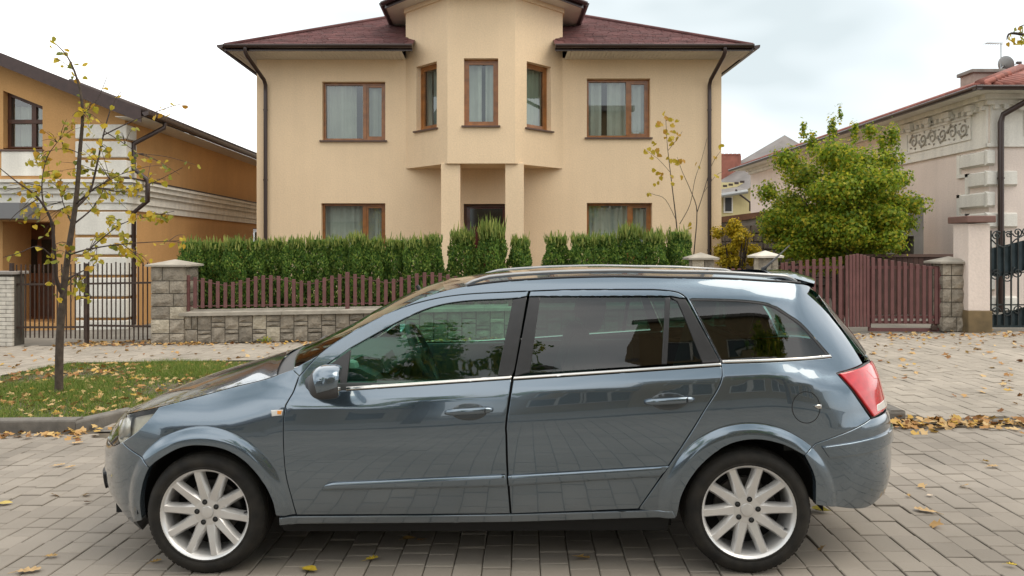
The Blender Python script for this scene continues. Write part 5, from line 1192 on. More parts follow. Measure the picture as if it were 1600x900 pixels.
panel('pillar_trim', 'pillar_a', M_BLACKTRIM, off=-.001, gap=.0005, parent=doorA)
panel('pillar_trim', 'pillar_b', M_BLACKTRIM, off=-.001, gap=.0005, parent=doorB)
panel('pillar_trim', 'divider', M_BLACKTRIM, off=0, gap=0, parent=doorB)
panel('pillar_trim', 'pillar_c', M_BLACKTRIM, off=-.001, gap=.0005, parent=doorB)
panel('window_glass', 'glass_a', M_GLASS, off=-.006, depth=.006, gap=-.004, bevel=.002, roundn=0, parent=doorA)
panel('window_glass', 'glass_b', M_GLASSD, off=-.006, depth=.006, gap=-.004, bevel=.002, roundn=0, parent=doorB)
panel('window_glass', 'glass_c', M_GLASSD, off=-.006, depth=.006, gap=-.002, bevel=.002, roundn=0, parent=doorB)
panel('window_glass', 'glass_d', M_GLASSD, off=-.003, depth=.006, gap=-.001, bevel=.002, roundn=0, parent=quart)
for i, s_ in enumerate((-1, 1)):      # black rubber surround of the rear side window
    V, F, N = patch([CAR_POLYS['quarter_hole'], CAR_POLYS['glass_d']], s_, -.001, .01, .0005)
    o = npmesh('window_seal', V, F, M_BLACKTRIM, quart[i], True); o.data.normals_split_custom_set_from_vertices([tuple(x) for x in N])
for kk, pr in (('chrome_a', doorA), ('chrome_b', doorB), ('chrome_d', quart)):
    panel('chrome_strip', kk, M_CHROME, off=.006, depth=.012, gap=0, bevel=.004, parent=pr, roundn=.9)
panel('door_moulding', 'moulding_a', M_PAINT, off=.019, depth=.022, gap=0, bevel=.017, parent=doorA, roundn=.5)
panel('door_moulding', 'moulding_b', M_PAINT, off=.019, depth=.022, gap=0, bevel=.017, parent=doorB, roundn=.5)
mk = panel('side_indicator', 'marker', M_WHITEL, off=.005, depth=.008, gap=0, parent=fend)
# amber bulb half of the indicator
L_ = CAR_POLYS['marker']; um = [(L_[0][0]*.45+L_[1][0]*.55, L_[0][1]*.45+L_[1][1]*.55-.004, 1), (L_[1][0]-.004, L_[1][1]-.005, 1), (L_[2][0]-.004, L_[2][1]+.005, 1), (L_[3][0]*.45+L_[2][0]*.55, L_[2][1]+.006, 1)]
panel('bulb', [um], M_AMBER, off=.0065, depth=.004, gap=0, bevel=.001, parent=mk)
# headlights: dark bowl, reflector, clear cover
hl = panel('headlight', 'headlight', M_CLEAR, off=-.002, depth=.004, gap=.002, roundn=.3)
for i, s_ in enumerate((-1, 1)):
    V, F, N = patch([CAR_POLYS['headlight']], s_, -.05, .004, .006); npmesh('reflector', V, F, mat('lamp_reflector', (.66,.63,.55), .4, .0, noise=.25, nscale=16), hl[i], True)
    for (u_, z_, r_) in ((-1.90, .722, .052), (-2.10, .688, .055)):
        p = S(u_, z_, s_)[()] - SN(u_, z_, s_)*.040; d = Vector((-1, s_*.25, .0)).normalized()
        Mx = Matrix.Translation(Vector(p)) @ d.to_track_quat('Z', 'Y').to_matrix().to_4x4()
        MB().lathe([(.001,.012),(r_*.5,.008),(r_*.62,0),(r_,.018),(r_,-.02)], 24, Mx).build('lamp_bowl', M_ALLOY, hl[i], True)
# tail lights: red lens with a paler band and a clear reversing lamp below
tl = panel('taillight', 'taillight', M_RED, off=.010, depth=.03, gap=.004, bevel=.007, label='wrap-round red tail light')
for i, s_ in enumerate((-1, 1)):
    V, F, N = patch([CAR_POLYS['taillight']], s_, -.004, .01, -.0035); npmesh('lamp_seal', V, F, M_BLACKTRIM, tl[i], True)
T_ = CAR_POLYS['taillight']
panel('upper_lens', [[(2.10,.958,1),(2.185,.978,1),(2.34,.970,1),(2.345,.90,1),(2.20,.905,0),(2.165,.91,1)]], M_REDP, off=.0115, depth=.004, gap=0, parent=tl)
panel('reversing_lens', [[(2.112,.79,1),(2.34,.80,1),(2.35,.757,1),(2.10,.757,1)]], M_WHITEL, off=.0115, depth=.004, gap=0, parent=tl)
hg = panel('tailgate', 'hatch', M_PAINT, both=True, gap=.002)
panel('tailgate_glass', 'hatch_glass', M_GLASSD, both=True, off=.004, depth=.02, gap=.001, parent=hg[0])
# fuel flap: thin round gap ring and a small pull
fu, fz = 1.6418, .8128
ringo = [(fu+.0755*math.cos(a), fz+.0775*math.sin(a), 0) for a in np.linspace(0, 2*math.pi, 28, endpoint=False)]
CAR_POLYS['flap_in'] = [(fu+.0715*math.cos(a), fz+.0735*math.sin(a), 0) for a in np.linspace(0, 2*math.pi, 28, endpoint=False)]
V, F, N = patch([ringo, CAR_POLYS['flap_in']], -1, .0008, .002, 0, h=.05, bevel=.0006); fl = npmesh('fuel_flap', V, F, M_DARK, quart[0], True)
panel('flap_handle', [[(fu+.038,fz+.004,1),(fu+.058,fz+.011,0),(fu+.077,fz+.010,1),(fu+.077,fz-.009,1),(fu+.058,fz-.008,0)]], M_CHROME, off=.010, depth=.01, gap=0, bevel=.005, sides=(-1,), parent=fl)
# door handles: flat patch coloured as the scoop's shade, and a painted bar
def handle(u0, z0, par):
    for i, s_ in enumerate((-1, 1)):
        sc = [(u0+.095*math.cos(a)*.95, z0+.043*math.sin(a), 0) for a in np.linspace(0, 2*math.pi, 20, endpoint=False)]
        V, F, N = patch([sc], s_, .0012, .001, 0, h=.03, bevel=.003)
        o = npmesh('scoop_shade', V, F, mat('scoop_shade_paint', (.05,.062,.072), .3, .6, coat=1.), par[i], True)
        n = SN(u0, z0, s_)[()]
        pts = []; rs = []
        for t in np.linspace(-1, 1, 15):
            uu = u0+.118*t; zz = z0+.004+.006*t
            pts.append(tuple(S(uu, zz, s_)[()] + n*(.030-.012*abs(t)**3-.004*t*t))); rs.append(.0165*(1-.45*abs(t)**5))
        h_ = MB().tube(pts, rs, 12, flat=.62).build('handle', M_PAINT, par[i], True)
        k0 = S(u0+.083, z0+.008, s_)[()]+n*.037
        MB().box((k0[0]-.0012, k0[1]-.004, k0[2]-.016), (k0[0]+.0012, k0[1]+.004, k0[2]+.016)).build('key_joint', M_BLACKTRIM, h_)
handle(-.005, .812, doorA); handle(.973, .852, doorB)
# ---------------------------------------------------------------- bonnet, windscreen, roof: lofted between the two edges
eu = np.array(CAR_EDGE); fE = _cr(eu[:,0], eu[:,1])
def loft(name, u0, u1, crown, bulge, m, nrow=40, ncol=32, shrink=.004, off=0., power=2.2, parent=None):
    us_ = np.linspace(u0, u1, nrow); s_ = np.linspace(-1, 1, ncol)
    V = []
    for u in us_:
        e = S(u, fE(u), 1, flare=False)[()]; w = max(e[1]-shrink, .0005)
        k = np.interp(u, *crown)*min(1, w/.55); b = np.interp(u, *bulge)
        V.append(np.stack([e[0]+b*(1-np.abs(s_)**2), s_*w, e[2]+off+k*(1-np.abs(s_)**power)], 1))
    V = np.array(V).reshape(-1, 3); F = []
    for i in range(nrow-1):
        for j in range(ncol-1):
            a = i*ncol+j; F.append((a, a+ncol, a+ncol+1, a+1))
    return npmesh(name, V, np.array(F)[:, ::-1], m, parent or car, True)
CROWN = ([-2.72,-2.3,-1.9,-1.6,-1.2,-.95,-.6,-.1,.6,1.7,2.0,2.9], [.0,.012,.030,.055,.062,.045,.02,.030,.042,.034,.030,.0])
BULGE = ([-2.72,-1.6,-1.2,-.95,-.4,-.1,.5,1.5,2.9], [0,0,-.03,-.13,-.09,-.07,0,0,0])
loft('bonnet', -2.715, -1.00, CROWN, BULGE, M_PAINT, 60)
loft('cowl', -1.015, -.90, CROWN, BULGE, M_PLASTIC, 6, off=-.012)
ws = loft('windscreen', -.905, -.12, CROWN, BULGE, M_GLASS, 30, shrink=.012)
roof = loft('roof', -.13, 2.9, CROWN, BULGE, M_PAINT, 70, shrink=.006)
# dark gutter line along each side of the roof
for sd in (-1, 1):
    pts = [tuple(S(u, fE(u), sd, flare=False)[()]+np.array([0, -sd*.004, .002])) for u in np.linspace(-.02, 1.75, 40)]
    MB().tube(pts, .0065, 6).build('roof_gutter', M_BLACKTRIM, roof, True)
    pts, rs = [], []
    for t in np.linspace(0, 1, 44):
        u = -.03+1.76*t; e = S(u, fE(u), sd, flare=False)[()]; lift = .026*min(1, (t/.07)**.6, ((1-t)/.05)**.6)
        pts.append((e[0], e[1]-sd*.045, e[2]+.004+lift)); rs.append(.0115)
    MB().tube(pts, rs, 10, flat=1.25).build('roof_rail', mat('silver_rail', (.34,.34,.34), .3, .85), roof, True)
# rear spoiler lip over the tailgate
V = []; nn = 24
for k, (dx, dz) in enumerate(((-.16,.012),(-.02,.010),(.085,-.022),(.085,-.040),(-.05,-.045))):
    for s_ in np.linspace(-1, 1, nn):
        e = S(2.15+.75*(1-abs(s_))**1.0, 1.40, 1 if s_ > 0 else -1, flare=False)[()]
        w = .52*s_; V.append((1.84-.10*abs(s_)**2.5+dx-.02, w, 1.418+.030*(1-s_*s_)+dz))
F = [(k*nn+j, ((k+1) % 5)*nn+j, ((k+1) % 5)*nn+j+1, k*nn+j+1) for k in range(5) for j in range(nn-1)]
o = npmesh('spoiler', np.array(V), np.array(F), M_PAINT, car, True); o.data.set_sharp_from_angle(angle=R(35))
# roof aerial
MB().tube([(1.70,.0,1.455),(1.72,.0,1.475),(1.86,.0,1.60)], [.02,.008,.003], 8).build('aerial', M_BLACKTRIM, roof, True)
# wipers
for (x0, y0, x1, y1) in ((-1.00,.10,-.93,-.52),(-1.05,.62,-1.02,.05)):
    MB().tube([(x0,y0,1.02),((x0+x1)/2,(y0+y1)/2,1.062),(x1,y1,1.055)], [.011,.008,.006], 6).build('wiper', M_BLACKTRIM, ws, True)
# ---------------------------------------------------------------- dark inner shell behind the panel gaps, floor, wheel housings
for sd in (-1, 1):
    us_ = np.linspace(-2.70, 2.88, 150); zs = np.linspace(.17, .97, 14); V = []; F = []
    for u in us_:
        for z in zs:
            zz = max(min(z, float(fE(u))-.03), .37 if u > 1.6 else .25 if u < -1.7 else 0); V.append(S(u, zz, sd, flare=False)[()]-SN(u, zz, sd)[()]*.026)
    V = np.array(V); n = len(zs)
    for i in range(len(us_)-1):
        for j in range(n-1):
            a = i*n+j; c_ = V[[a, a+1, a+n, a+n+1]].mean(0)
            if min(math.hypot(c_[0]-w[0], c_[2]-w[1]) for w in WH) < .375 or (us_[i] < -1.55 and c_[2] > .60): continue
            F.append((a, a+n, a+n+1, a+1))
    npmesh('inner_shell', V, np.array(F), M_DARK, car)
fl_ = MB(); fl_.box((-1.0,-.70,.19),(1.0,.70,.26)); fl_.box((-2.0,-.50,.20),(-.99,.50,.27)); fl_.box((.99,-.50,.27),(1.78,.50,.34))
fl_.build('floor_pan', M_DARK, car)
MB().box((1.10,-.52,.42),(2.05,.52,.62)).build('boot_floor', M_SEAT, car)
for wx, wz in WH:
    for sd in (-1, 1):
        V = []; F = []
        for k, a in enumerate(np.linspace(-.04, math.pi+.04, 26)):
            for (rr, yy) in ((.372,.80),(.385,.56),(.10,.55)):
                V.append((wx+rr*math.cos(a), sd*yy, wz+rr*math.sin(a)))
        for i in range(25):
            for j in range(2): F.append((i*3+j, i*3+j+1, i*3+j+4, i*3+j+3))
        npmesh('wheel_housing', np.array(V), np.array(F), M_DARK, car, True)
# ---------------------------------------------------------------- wheels
def wheel(wx, sd, ang):
    w = bpy.data.objects.new('wheel', None); col.objects.link(w); w.parent = car
    w.location = (wx, sd*.742, .3045); w.rotation_euler = (R(90)*(1 if sd < 0 else -1), 0, 0)     # local z points outwards
    prof = [(.222,.098),(.230,.106),(.236,.1075),(.240,.106),(.252,.111),(.264,.111),(.275,.108),(.286,.101),(.296,.090),(.3025,.079),(.3065,.066)]
    g = .0065
    for y_ in (.048,.016,-.016,-.048): prof += [(.3085,y_+.0055),(.3085-g,y_+.0045),(.3085-g,y_-.0045),(.3085,y_-.0055)]
    prof += [(.3065,-.066),(.3025,-.079),(.296,-.090),(.286,-.101),(.266,-.1105),(.222,-.098)]
    tm = MB().lathe(prof, 96)
    for i_, (x_, y_, z_) in enumerate(tm.v):          # flattened where it carries the car
        lim = -.3035
        if y_*(1 if sd < 0 else -1) < lim: tm.v[i_] = (x_, lim*(1 if sd < 0 else -1), z_)
    ty = tm.build('tyre', M_RUBBER, w, angle=40)
    # shoulder lugs
    lg = MB()
    for k in range(72):
        a = 2*math.pi*k/72; Mx = Matrix.Rotation(a, 4, 'Z')
        for s_ in (1, -1): lg.box((.2990,-.0085,min(s_*.070,s_*.086)),(.3012,.0085,max(s_*.070,s_*.086)), Mx)
    lo = lg.build('tread_block', M_RUBBER, ty); lo['kind'] = 'stuff'
    rim = MB()
    rim.lathe([(.231,.100),(.2335,.103),(.229,.1045),(.222,.100),(.214,.088),(.207,.070),(.203,.02),(.200,-.05),(.205,-.10),(.232,-.10)], 72)
    # hub dish
    rim.lathe([(.0,.066),(.030,.066),(.034,.066),(.060,.068),(.074,.064),(.080,.040),(.075,.0)], 40)
    for k in range(10):
        a = ang+2*math.pi*k/10; Mx = Matrix.Rotation(a, 4, 'Z')
        st_ = [(.062,.032,.066),(.085,.0290,.070),(.115,.0255,.077),(.155,.0230,.084),(.190,.0225,.089),(.216,.0245,.091)]
        k0 = len(rim.v)
        for r_, hw, z_ in st_:
            for (yy, zz) in ((-hw-.004, z_-.036),(-hw, z_-.013),(-hw*.62, z_),(hw*.62, z_),(hw, z_-.013),(hw+.004, z_-.036)):
                rim.v.append(tuple(Mx @ Vector((r_, yy, zz))))
        for i in range(len(st_)-1):
            for j in range(5):
                a_ = k0+i*6+j; rim.f.append((a_, a_+6, a_+7, a_+1))
        rim.f.append(tuple(k0+j for j in range(6))); rim.f.append(tuple(k0+(len(st_)-1)*6+j for j in range(6))[::-1])
    ro = rim.build('rim', M_ALLOY, w, angle=28)
    MB().lathe([(.0,.0745),(.022,.074),(.029,.0725),(.031,.069),(.031,.06)], 32).build('hub_cap', M_ALLOY, w, True, 40)
    for k in range(5):
        a = ang+R(2)+2*math.pi*k/5+R(36)*0; c_ = Vector((.0535*math.cos(a), .0535*math.sin(a), 0))
        Mx = Matrix.Translation(c_)
        MB().lathe([(.0,.0692),(.0128,.0692),(.0135,.0698)], 18, Mx).build('bolt_hole', M_DARK, w)
        MB().lathe([(.0,.0715),(.0065,.0712),(.0085,.0694)], 6, Mx).build('wheel_bolt', M_BOLT, w)
    MB().lathe([(.0,-.005),(.14,-.005),(.142,-.008),(.142,-.03),(.06,-.03)], 48).build('brake_disc', M_DISC, w, True, 40)
    MB().lathe([(.0,-.045),(.205,-.045)], 40).build('back_plate', M_DARK, w)
    cal = MB().rbox((.085,-.055,-.035),(.155,.055,.022), .012, Matrix.Rotation(R(20), 4, 'Z')); cal.build('brake_caliper', M_BOLT, w, True, 40)
    vp = Matrix.Rotation(ang+R(-28), 4, 'Z'); MB().tube([vp @ Vector((.207,0,.072)), vp @ Vector((.196,0,.085))], .0045, 8).build('valve', M_BLACKTRIM, w)
wheel(-1.3515, -1, R(29)); wheel(1.3515, -1, R(2)); wheel(-1.3515, 1, R(10)); wheel(1.3515, 1, R(20))
# ---------------------------------------------------------------- door mirrors
for sd in (-1, 1):
    bm = bmesh.new(); bmesh.ops.create_uvsphere(bm, u_segments=32, v_segments=20, radius=1)
    for v in bm.verts:
        x, y, z = v.co; q = lambda t: math.copysign(abs(t)**.72, t)
        x, y, z = q(x), q(y), q(z)
        x = max(-1, x); X = .066*x if x < 0 else .050*min(x, .62)/.62
        X *= 1.0 if x > 0 else 1.15
        zz = z*(.071 - .010*(y*sd < 0)) ; v.co = Vector((X+(.012 if z > 0 else 0)*z, y*.104, zz))
    Mx = Matrix.Translation((-.674, sd*.990, .992)) @ Matrix.Rotation(R(-sd*9), 4, 'Z') @ Matrix.Scale(1.13, 4)
    lower = MB().bm(bm.copy(), Mx)
    mi = lower.build('door_mirror', M_PLASTIC, car, True, 50)
    for v in bm.verts: v.co = v.co*1.03
    geom = bm.verts[:]+bm.edges[:]+bm.faces[:]
    bmesh.ops.bisect_plane(bm, geom=geom, plane_co=(0,0,-.022), plane_no=(.25,0,-1), clear_outer=True)
    geom = bm.verts[:]+bm.edges[:]+bm.faces[:]
    bmesh.ops.bisect_plane(bm, geom=geom, plane_co=(-.040,0,0), plane_no=(-1,0,-.25), clear_outer=True)
    MB().bm(bm, Mx).build('mirror_cap', M_PAINT, mi, True, 50)
    g = MB(); n = 24
    P = [Mx @ Vector((.0525, .090*math.copysign(abs(math.cos(a))**.7, math.cos(a)), .058*math.copysign(abs(math.sin(a))**.7, math.sin(a)))) for a in np.linspace(0, 2*math.pi, n, endpoint=False)]
    g.prism(P, (.001,0,0)); g.build('mirror_glass', mat('mirror_silver', (.85,.87,.86), .02, 1.), mi)
    # arm: a broad foot blending from the window corner into the housing
    ft = MB()
    prof = [(-.79,.800,.955,.050,.042),(-.77,.850,.958,.056,.046),(-.735,.900,.965,.058,.050),(-.70,.945,.972,.060,.054)]
    for (x_, y_, z_, a_, b_) in prof:
        for k in range(14):
            t = 2*math.pi*k/14; ft.v.append((x_+a_*math.cos(t), sd*y_, z_+b_*math.sin(t)))
    for i in range(3):
        for k in range(14): a = i*14+k; b = i*14+(k+1) % 14; ft.f.append((a, b, b+14, a+14))
    ft.build('mirror_foot', M_PLASTIC, mi, True)
# ---------------------------------------------------------------- cabin
def seat(x, y, w, bx=.0):
    m = MB(); m.rbox((x-.26, y-w/2, .42), (x+.25, y+w/2, .58), .06)
    Mx = Matrix.Translation((x+.24, y, .54)) @ Matrix.Rotation(R(17), 4, 'Y')
    m.rbox((-.06, -w/2, 0), (.08, w/2, .60), .055, Mx)
    o = m.build('seat', M_SEAT, car, True, 40); o['kind'] = 'stuff'; del o['kind']
    return o, Mx
for y in (-.36, .36):
    o, Mx = seat(.20, y, .50); MB().rbox((-.045,-.13,.64),(.055,.13,.83), .045, Mx).build('headrest', M_SEAT, o, True, 40)
o, Mx = seat(1.00, 0, 1.22)
for y in (-.40, .40): MB().rbox((-.045,y-.13,.62),(.05,y+.13,.77), .045, Mx).build('headrest', M_SEAT, o, True, 40)
dm = MB(); pr = [(-.92,.99),(-.72,1.015),(-.58,1.005),(-.50,.965),(-.47,.90),(-.52,.80),(-.60,.62),(-.95,.62)]
dm.prism([(x, -.70, z) for x, z in pr], (0, 1.40, 0)); da = dm.build('dashboard', M_DASH, car, True, 35)
dm = MB(); dm.prism([(x, -.57, z) for x, z in [(-.74,.99),(-.60,1.055),(-.50,1.04),(-.46,.96)]], (0,.36,0)); dm.build('instrument_hood', M_DASH, da, True, 35)
dm = MB(); dm.rbox((-.56,-.10,.70),(-.45,.12,.965), .02); dm.build('centre_console', M_BLACKTRIM, da, True, 35)
dm = MB(); dm.rbox((-.80,-.695,.97),(-.60,-.60,1.045), .03); dm.build('air_vent', M_PALE, da, True, 35)
Mx = Matrix.Translation((-.30, -.37, 1.035)) @ Matrix.Rotation(R(66), 4, 'Y')
sw = MB(); ri = []
for j in range(37): a = 2*math.pi*j/36; ri.append(Mx @ Vector((.185*math.cos(a), .185*math.sin(a), 0)))
sw.tube(ri, .0155, 10, caps=False)
for a in (R(0), R(90), R(180), R(270)): sw.tube([Mx @ Vector((.04*math.cos(a), .04*math.sin(a), -.02)), Mx @ Vector((.18*math.cos(a), .18*math.sin(a), 0))], [.022,.014], 8)
sw.lathe([(.0,.012),(.05,.008),(.065,-.02),(.05,-.05)], 24, Mx); sw.tube([Mx @ Vector((0,0,-.04)), Mx @ Vector((0,0,-.30))], .035, 10)
sw.build('steering_wheel', M_DASH, car, True, 50)
im = MB(); im.rbox((-.33,-.11,1.262),(-.30,.12,1.325), .012); im.tube([(-.32,0,1.32),(-.38,0,1.40)], .012, 8); im.build('interior_mirror', M_BLACKTRIM, ws, True, 40)
for sd, dd in ((-1, doorA[0]), (1, doorA[1])):
    t = MB(); t.rbox((-.72, sd*.775-.03, .40), (.17, sd*.775+.03, .955), .02); t.build('door_trim', M_DASH, dd, True, 40)
for sd, dd in ((-1, doorB[0]), (1, doorB[1])):
    t = MB(); t.rbox((.24, sd*.770-.03, .40), (1.02, sd*.770+.03, .965), .02); t.build('door_trim', M_DASH, dd, True, 40)
t = MB(); t.box((-.10,-.50,1.405),(1.70,.50,1.412)); t.build('headlining', M_PALE, roof)
# ---------------------------------------------------------------- plants
M_BARK = mat('grey_brown_bark', (.085,.062,.045), .9, noise=.5, nscale=18, bump=.6, bscale=40, dist=.01)
M_TWIG = mat('dark_twig', (.045,.030,.024), .85)
LG = leafmat('lime_leaves', [(0,(.13,.16,.02)),(1,(.38,.19,.03)),(.25,(.30,.29,.035)),(.55,(.50,.40,.045)),(.85,(.55,.38,.03))], .5, .45)
YG = leafmat('yellow_leaves', [(0,(.36,.27,.02)),(1,(.42,.22,.03)),(.5,(.48,.36,.03))], .5, .45)
MG = leafmat('maple_green', [(0,(.10,.18,.020)),(1,(.60,.49,.045)),(.38,(.22,.33,.028)),(.68,(.40,.46,.04)),(.92,(.56,.49,.045))], .5, .6)
TG = leafmat('thuja_green', [(0,(.045,.11,.026)),(1,(.38,.46,.10)),(.45,(.12,.225,.045)),(.8,(.22,.335,.062))], .6, .5)
TT = leafmat('thuja_tips', [(0,(.11,.18,.04)),(1,(.36,.37,.10)),(.5,(.20,.26,.055))], .6, .3)
YB = leafmat('golden_leaves', [(0,(.20,.19,.015)),(1,(.62,.44,.018)),(.4,(.46,.35,.018)),(.7,(.58,.44,.03))], .55, .4)
def limb(parent, pts, r0, r1, name='branch', m=None):
    P = [Vector(p) for p in pts]; Q = []
    for i in range(len(P)-1):
        p0 = P[max(i-1,0)]; p1, p2 = P[i], P[i+1]; p3 = P[min(i+2,len(P)-1)]
        for t in np.linspace(0, 1, 5)[:-1]: Q.append(.5*((2*p1)+(p2-p0)*t+(2*p0-5*p1+4*p2-p3)*t*t+(3*p1-p0-3*p2+p3)*t**3))
    Q.append(P[-1]); n = len(Q)
    return MB().tube(Q, [r0+(r1-r0)*i/(n-1) for i in range(n)], 8).build(name, m or M_TWIG, parent, True), Q
# young lime in the grass bed
D0 = 8.75; base = at(92, 604, D0); base.z = gz(base.x)+.02
lime = thing('lime_tree', 'young lime with sparse yellow-green leaves in the grass bed', 'tree', base)
def lp(px, py, dy=0.): return at(px, py, D0+dy)-base
tr, Q0 = limb(lime, [(0,0,-.05), lp(93,540), lp(97,480), lp(101,440), lp(108,385,.03), lp(116,335,.05), lp(121,290,.06), lp(125,235,.05), lp(129,185,.02), lp(126,145,0), lp(115,108,-.03), lp(102,84,-.05), lp(82,64,-.08)], .048, .004, 'trunk', M_BARK)
BR = [([lp(99,462), lp(88,436,-.1), lp(85,395,-.2), lp(80,345,-.3), lp(58,308,-.45), lp(25,283,-.6), lp(-6,258,-.7)], .026),
      ([lp(118,325,.05), lp(140,300,.2), lp(152,255,.3), lp(163,205,.35), lp(175,165,.4), lp(190,142,.45)], .017),
      ([lp(119,318,.05), lp(150,293,-.2), lp(190,272,-.35)], .013), ([lp(160,212,.3), lp(205,190,.4), lp(235,178,.45), lp(272,165,.5), lp(290,162,.5)], .008),
      ([lp(103,437), lp(128,424,.2), lp(150,414,.3)], .013), ([lp(108,398,.03), lp(140,389,-.2), lp(195,381,-.3), lp(280,376,-.4)], .012),
      ([lp(118,348,.05), lp(145,325,.3), lp(160,300,.4), lp(162,282,.45)], .011), ([lp(83,350,-.3), lp(68,318,-.2), lp(66,282,-.1), lp(74,245,0), lp(93,218,0)], .011),
      ([lp(113,352,.04), lp(98,315,.3), lp(96,290,.4)], .009), ([lp(85,405,-.2), lp(60,385,-.4), lp(28,396,-.5), lp(5,402,-.5)], .008),
      ([lp(125,240,.05), lp(100,232,.2), lp(60,240,.3)], .006), ([lp(128,180,.02), lp(152,155,.1), lp(168,118,.15)], .006), ([lp(118,112,-.03), lp(95,95,.05), lp(78,90,.1)], .005),
      ([lp(150,293,-.2), lp(200,300,-.3), lp(240,285,-.35), lp(285,262,-.4)], .007), ([lp(140,389,-.2), lp(190,350,-.3), lp(235,338,-.3), lp(272,330,-.3)], .007), ([lp(60,310,-.4), lp(30,330,-.5), lp(15,345,-.5)], .006),
      ([lp(190,381,-.3), lp(215,400,-.3), lp(225,415,-.3)], .005), ([lp(163,205,.35), lp(195,225,.4), lp(215,240,.4)], .006)]
tips = [Q0[-16:]]
for pts, r in BR: o, Q = limb(lime, pts, r, .003); tips.append(Q[len(Q)//3:])
# leaf clusters: dense in the middle, sparse high up
cl = [(20,312,9),(38,330,10),(12,290,5),(55,252,10),(75,258,10),(98,268,14),(115,262,10),(130,245,10),(118,205,9),(150,196,9),(135,165,6),(110,170,6),(172,232,8),(180,268,9),(160,292,8),(198,300,10),(215,288,9),(250,268,8),(282,262,8),(230,338,10),(264,333,10),(175,345,9),(150,368,10),(196,386,9),(216,402,8),(120,432,8),(84,402,7),(95,344,9),(82,442,5),(122,456,6),(60,205,4),(100,225,6),(145,225,7),(190,210,6),(205,245,8),(120,300,9),(140,318,8),(70,300,6),(60,345,6),(185,320,7),(280,378,5),(150,400,6),(88,470,4),(205,378,6),(118,470,4),(235,262,6),(110,385,5),(165,270,8),(85,290,6)]
P = []
for px, py, n in cl:
    cpt = lp(px, py, rnd.gauss(0,.2)); near = min((q for Q in tips for q in Q), key=lambda q: (q-cpt).length)
    for t_ in range(3):
        e_ = cpt+Vector((rnd.gauss(0,.09),rnd.gauss(0,.1),rnd.gauss(0,.06))); o, QQ = limb(lime, [near, near.lerp(e_,.5)+Vector((0,0,.03)), e_], .0042, .0016, 'twig')
        for k_ in range(max(2, int(n*.62))):
            q = QQ[rnd.randrange(len(QQ)//3, len(QQ))]; P.append(q+Vector((rnd.gauss(0,.030),rnd.gauss(0,.03),-.035+rnd.gauss(0,.02))))
for Q in tips:
    for q in Q[::3]: P.append(q+Vector((rnd.gauss(0,.03),rnd.gauss(0,.03),-.03)))
for px, py in ((82,62),(78,70),(105,80),(100,88),(92,86),(108,102),(117,100),(130,102),(112,118),(132,120),(118,128),(272,168),(262,178),(245,172),(252,182)): P.append(lp(px+rnd.gauss(0,2),py+rnd.gauss(0,2)))
P = np.array([tuple(p) for p in P]); N = rng.normal(0,.7,(len(P),3)); N[:,1] -= .7; N[:,2] += .35
V, F = leaves(P, N, rng.uniform(.040,.084,len(P)), 'heart', 1.2); npmesh('crown', V, F, LG, lime)
# slim sapling behind the garden wall
D1 = 15.2; sb = at(1066, 470, D1); sap = thing('sapling', 'slim bare sapling with few yellow leaves in front of the villa', 'tree', sb)
def sp_(px, py, dy=0.): return at(px, py, D1+dy)-sb
for pts, r in (([sp_(1064,475),sp_(1062,420),sp_(1057,350),sp_(1050,290),sp_(1043,230),sp_(1040,180)],.020),([sp_(1080,475),sp_(1084,400),sp_(1089,332),sp_(1080,300),sp_(1066,268),sp_(1058,245)],.015),([sp_(1089,332),sp_(1098,305),sp_(1112,258),sp_(1126,236)],.010),([sp_(1062,350),sp_(1078,320),sp_(1086,280),sp_(1096,250),sp_(1105,215)],.008),([sp_(1057,345),sp_(1040,312),sp_(1022,304),sp_(1015,302)],.006),([sp_(1048,270),sp_(1030,250),sp_(1010,235)],.005),([sp_(1044,235),sp_(1060,215),sp_(1066,205)],.005),([sp_(1100,300),sp_(1118,275),sp_(1130,268)],.004)): limb(sap, pts, r, .003, 'stem', M_BARK)
P = [sp_(px+rnd.gauss(0,2.5), py+rnd.gauss(0,2.5), rnd.gauss(0,.15)) for px, py in ((1035,178),(1040,183),(1036,195),(1030,196),(1048,190),(1058,186),(1012,232),(1008,236),(1022,228),(1028,233),(1030,243),(1020,246),(1042,212),(1046,218),(1053,216),(1060,213),(1047,226),(1045,250),(1055,250),(1058,258),(1064,253),(1020,270),(1030,272),(1032,276),(1025,287),(1048,274),(1066,277),(1055,286),(1014,303),(1093,263),(1118,247),(1126,232),(1119,278),(1075,354),(1036,205),(1051,205),(1052,198),(1026,238)) for _ in range(2)]
P = np.array([tuple(p) for p in P]); N = rng.normal(0,.6,(len(P),3)); N[:,1] -= .9
V, F = leaves(P, N, rng.uniform(.07,.12,len(P)), 'heart', 1.); npmesh('crown', V, F, YG, sap)
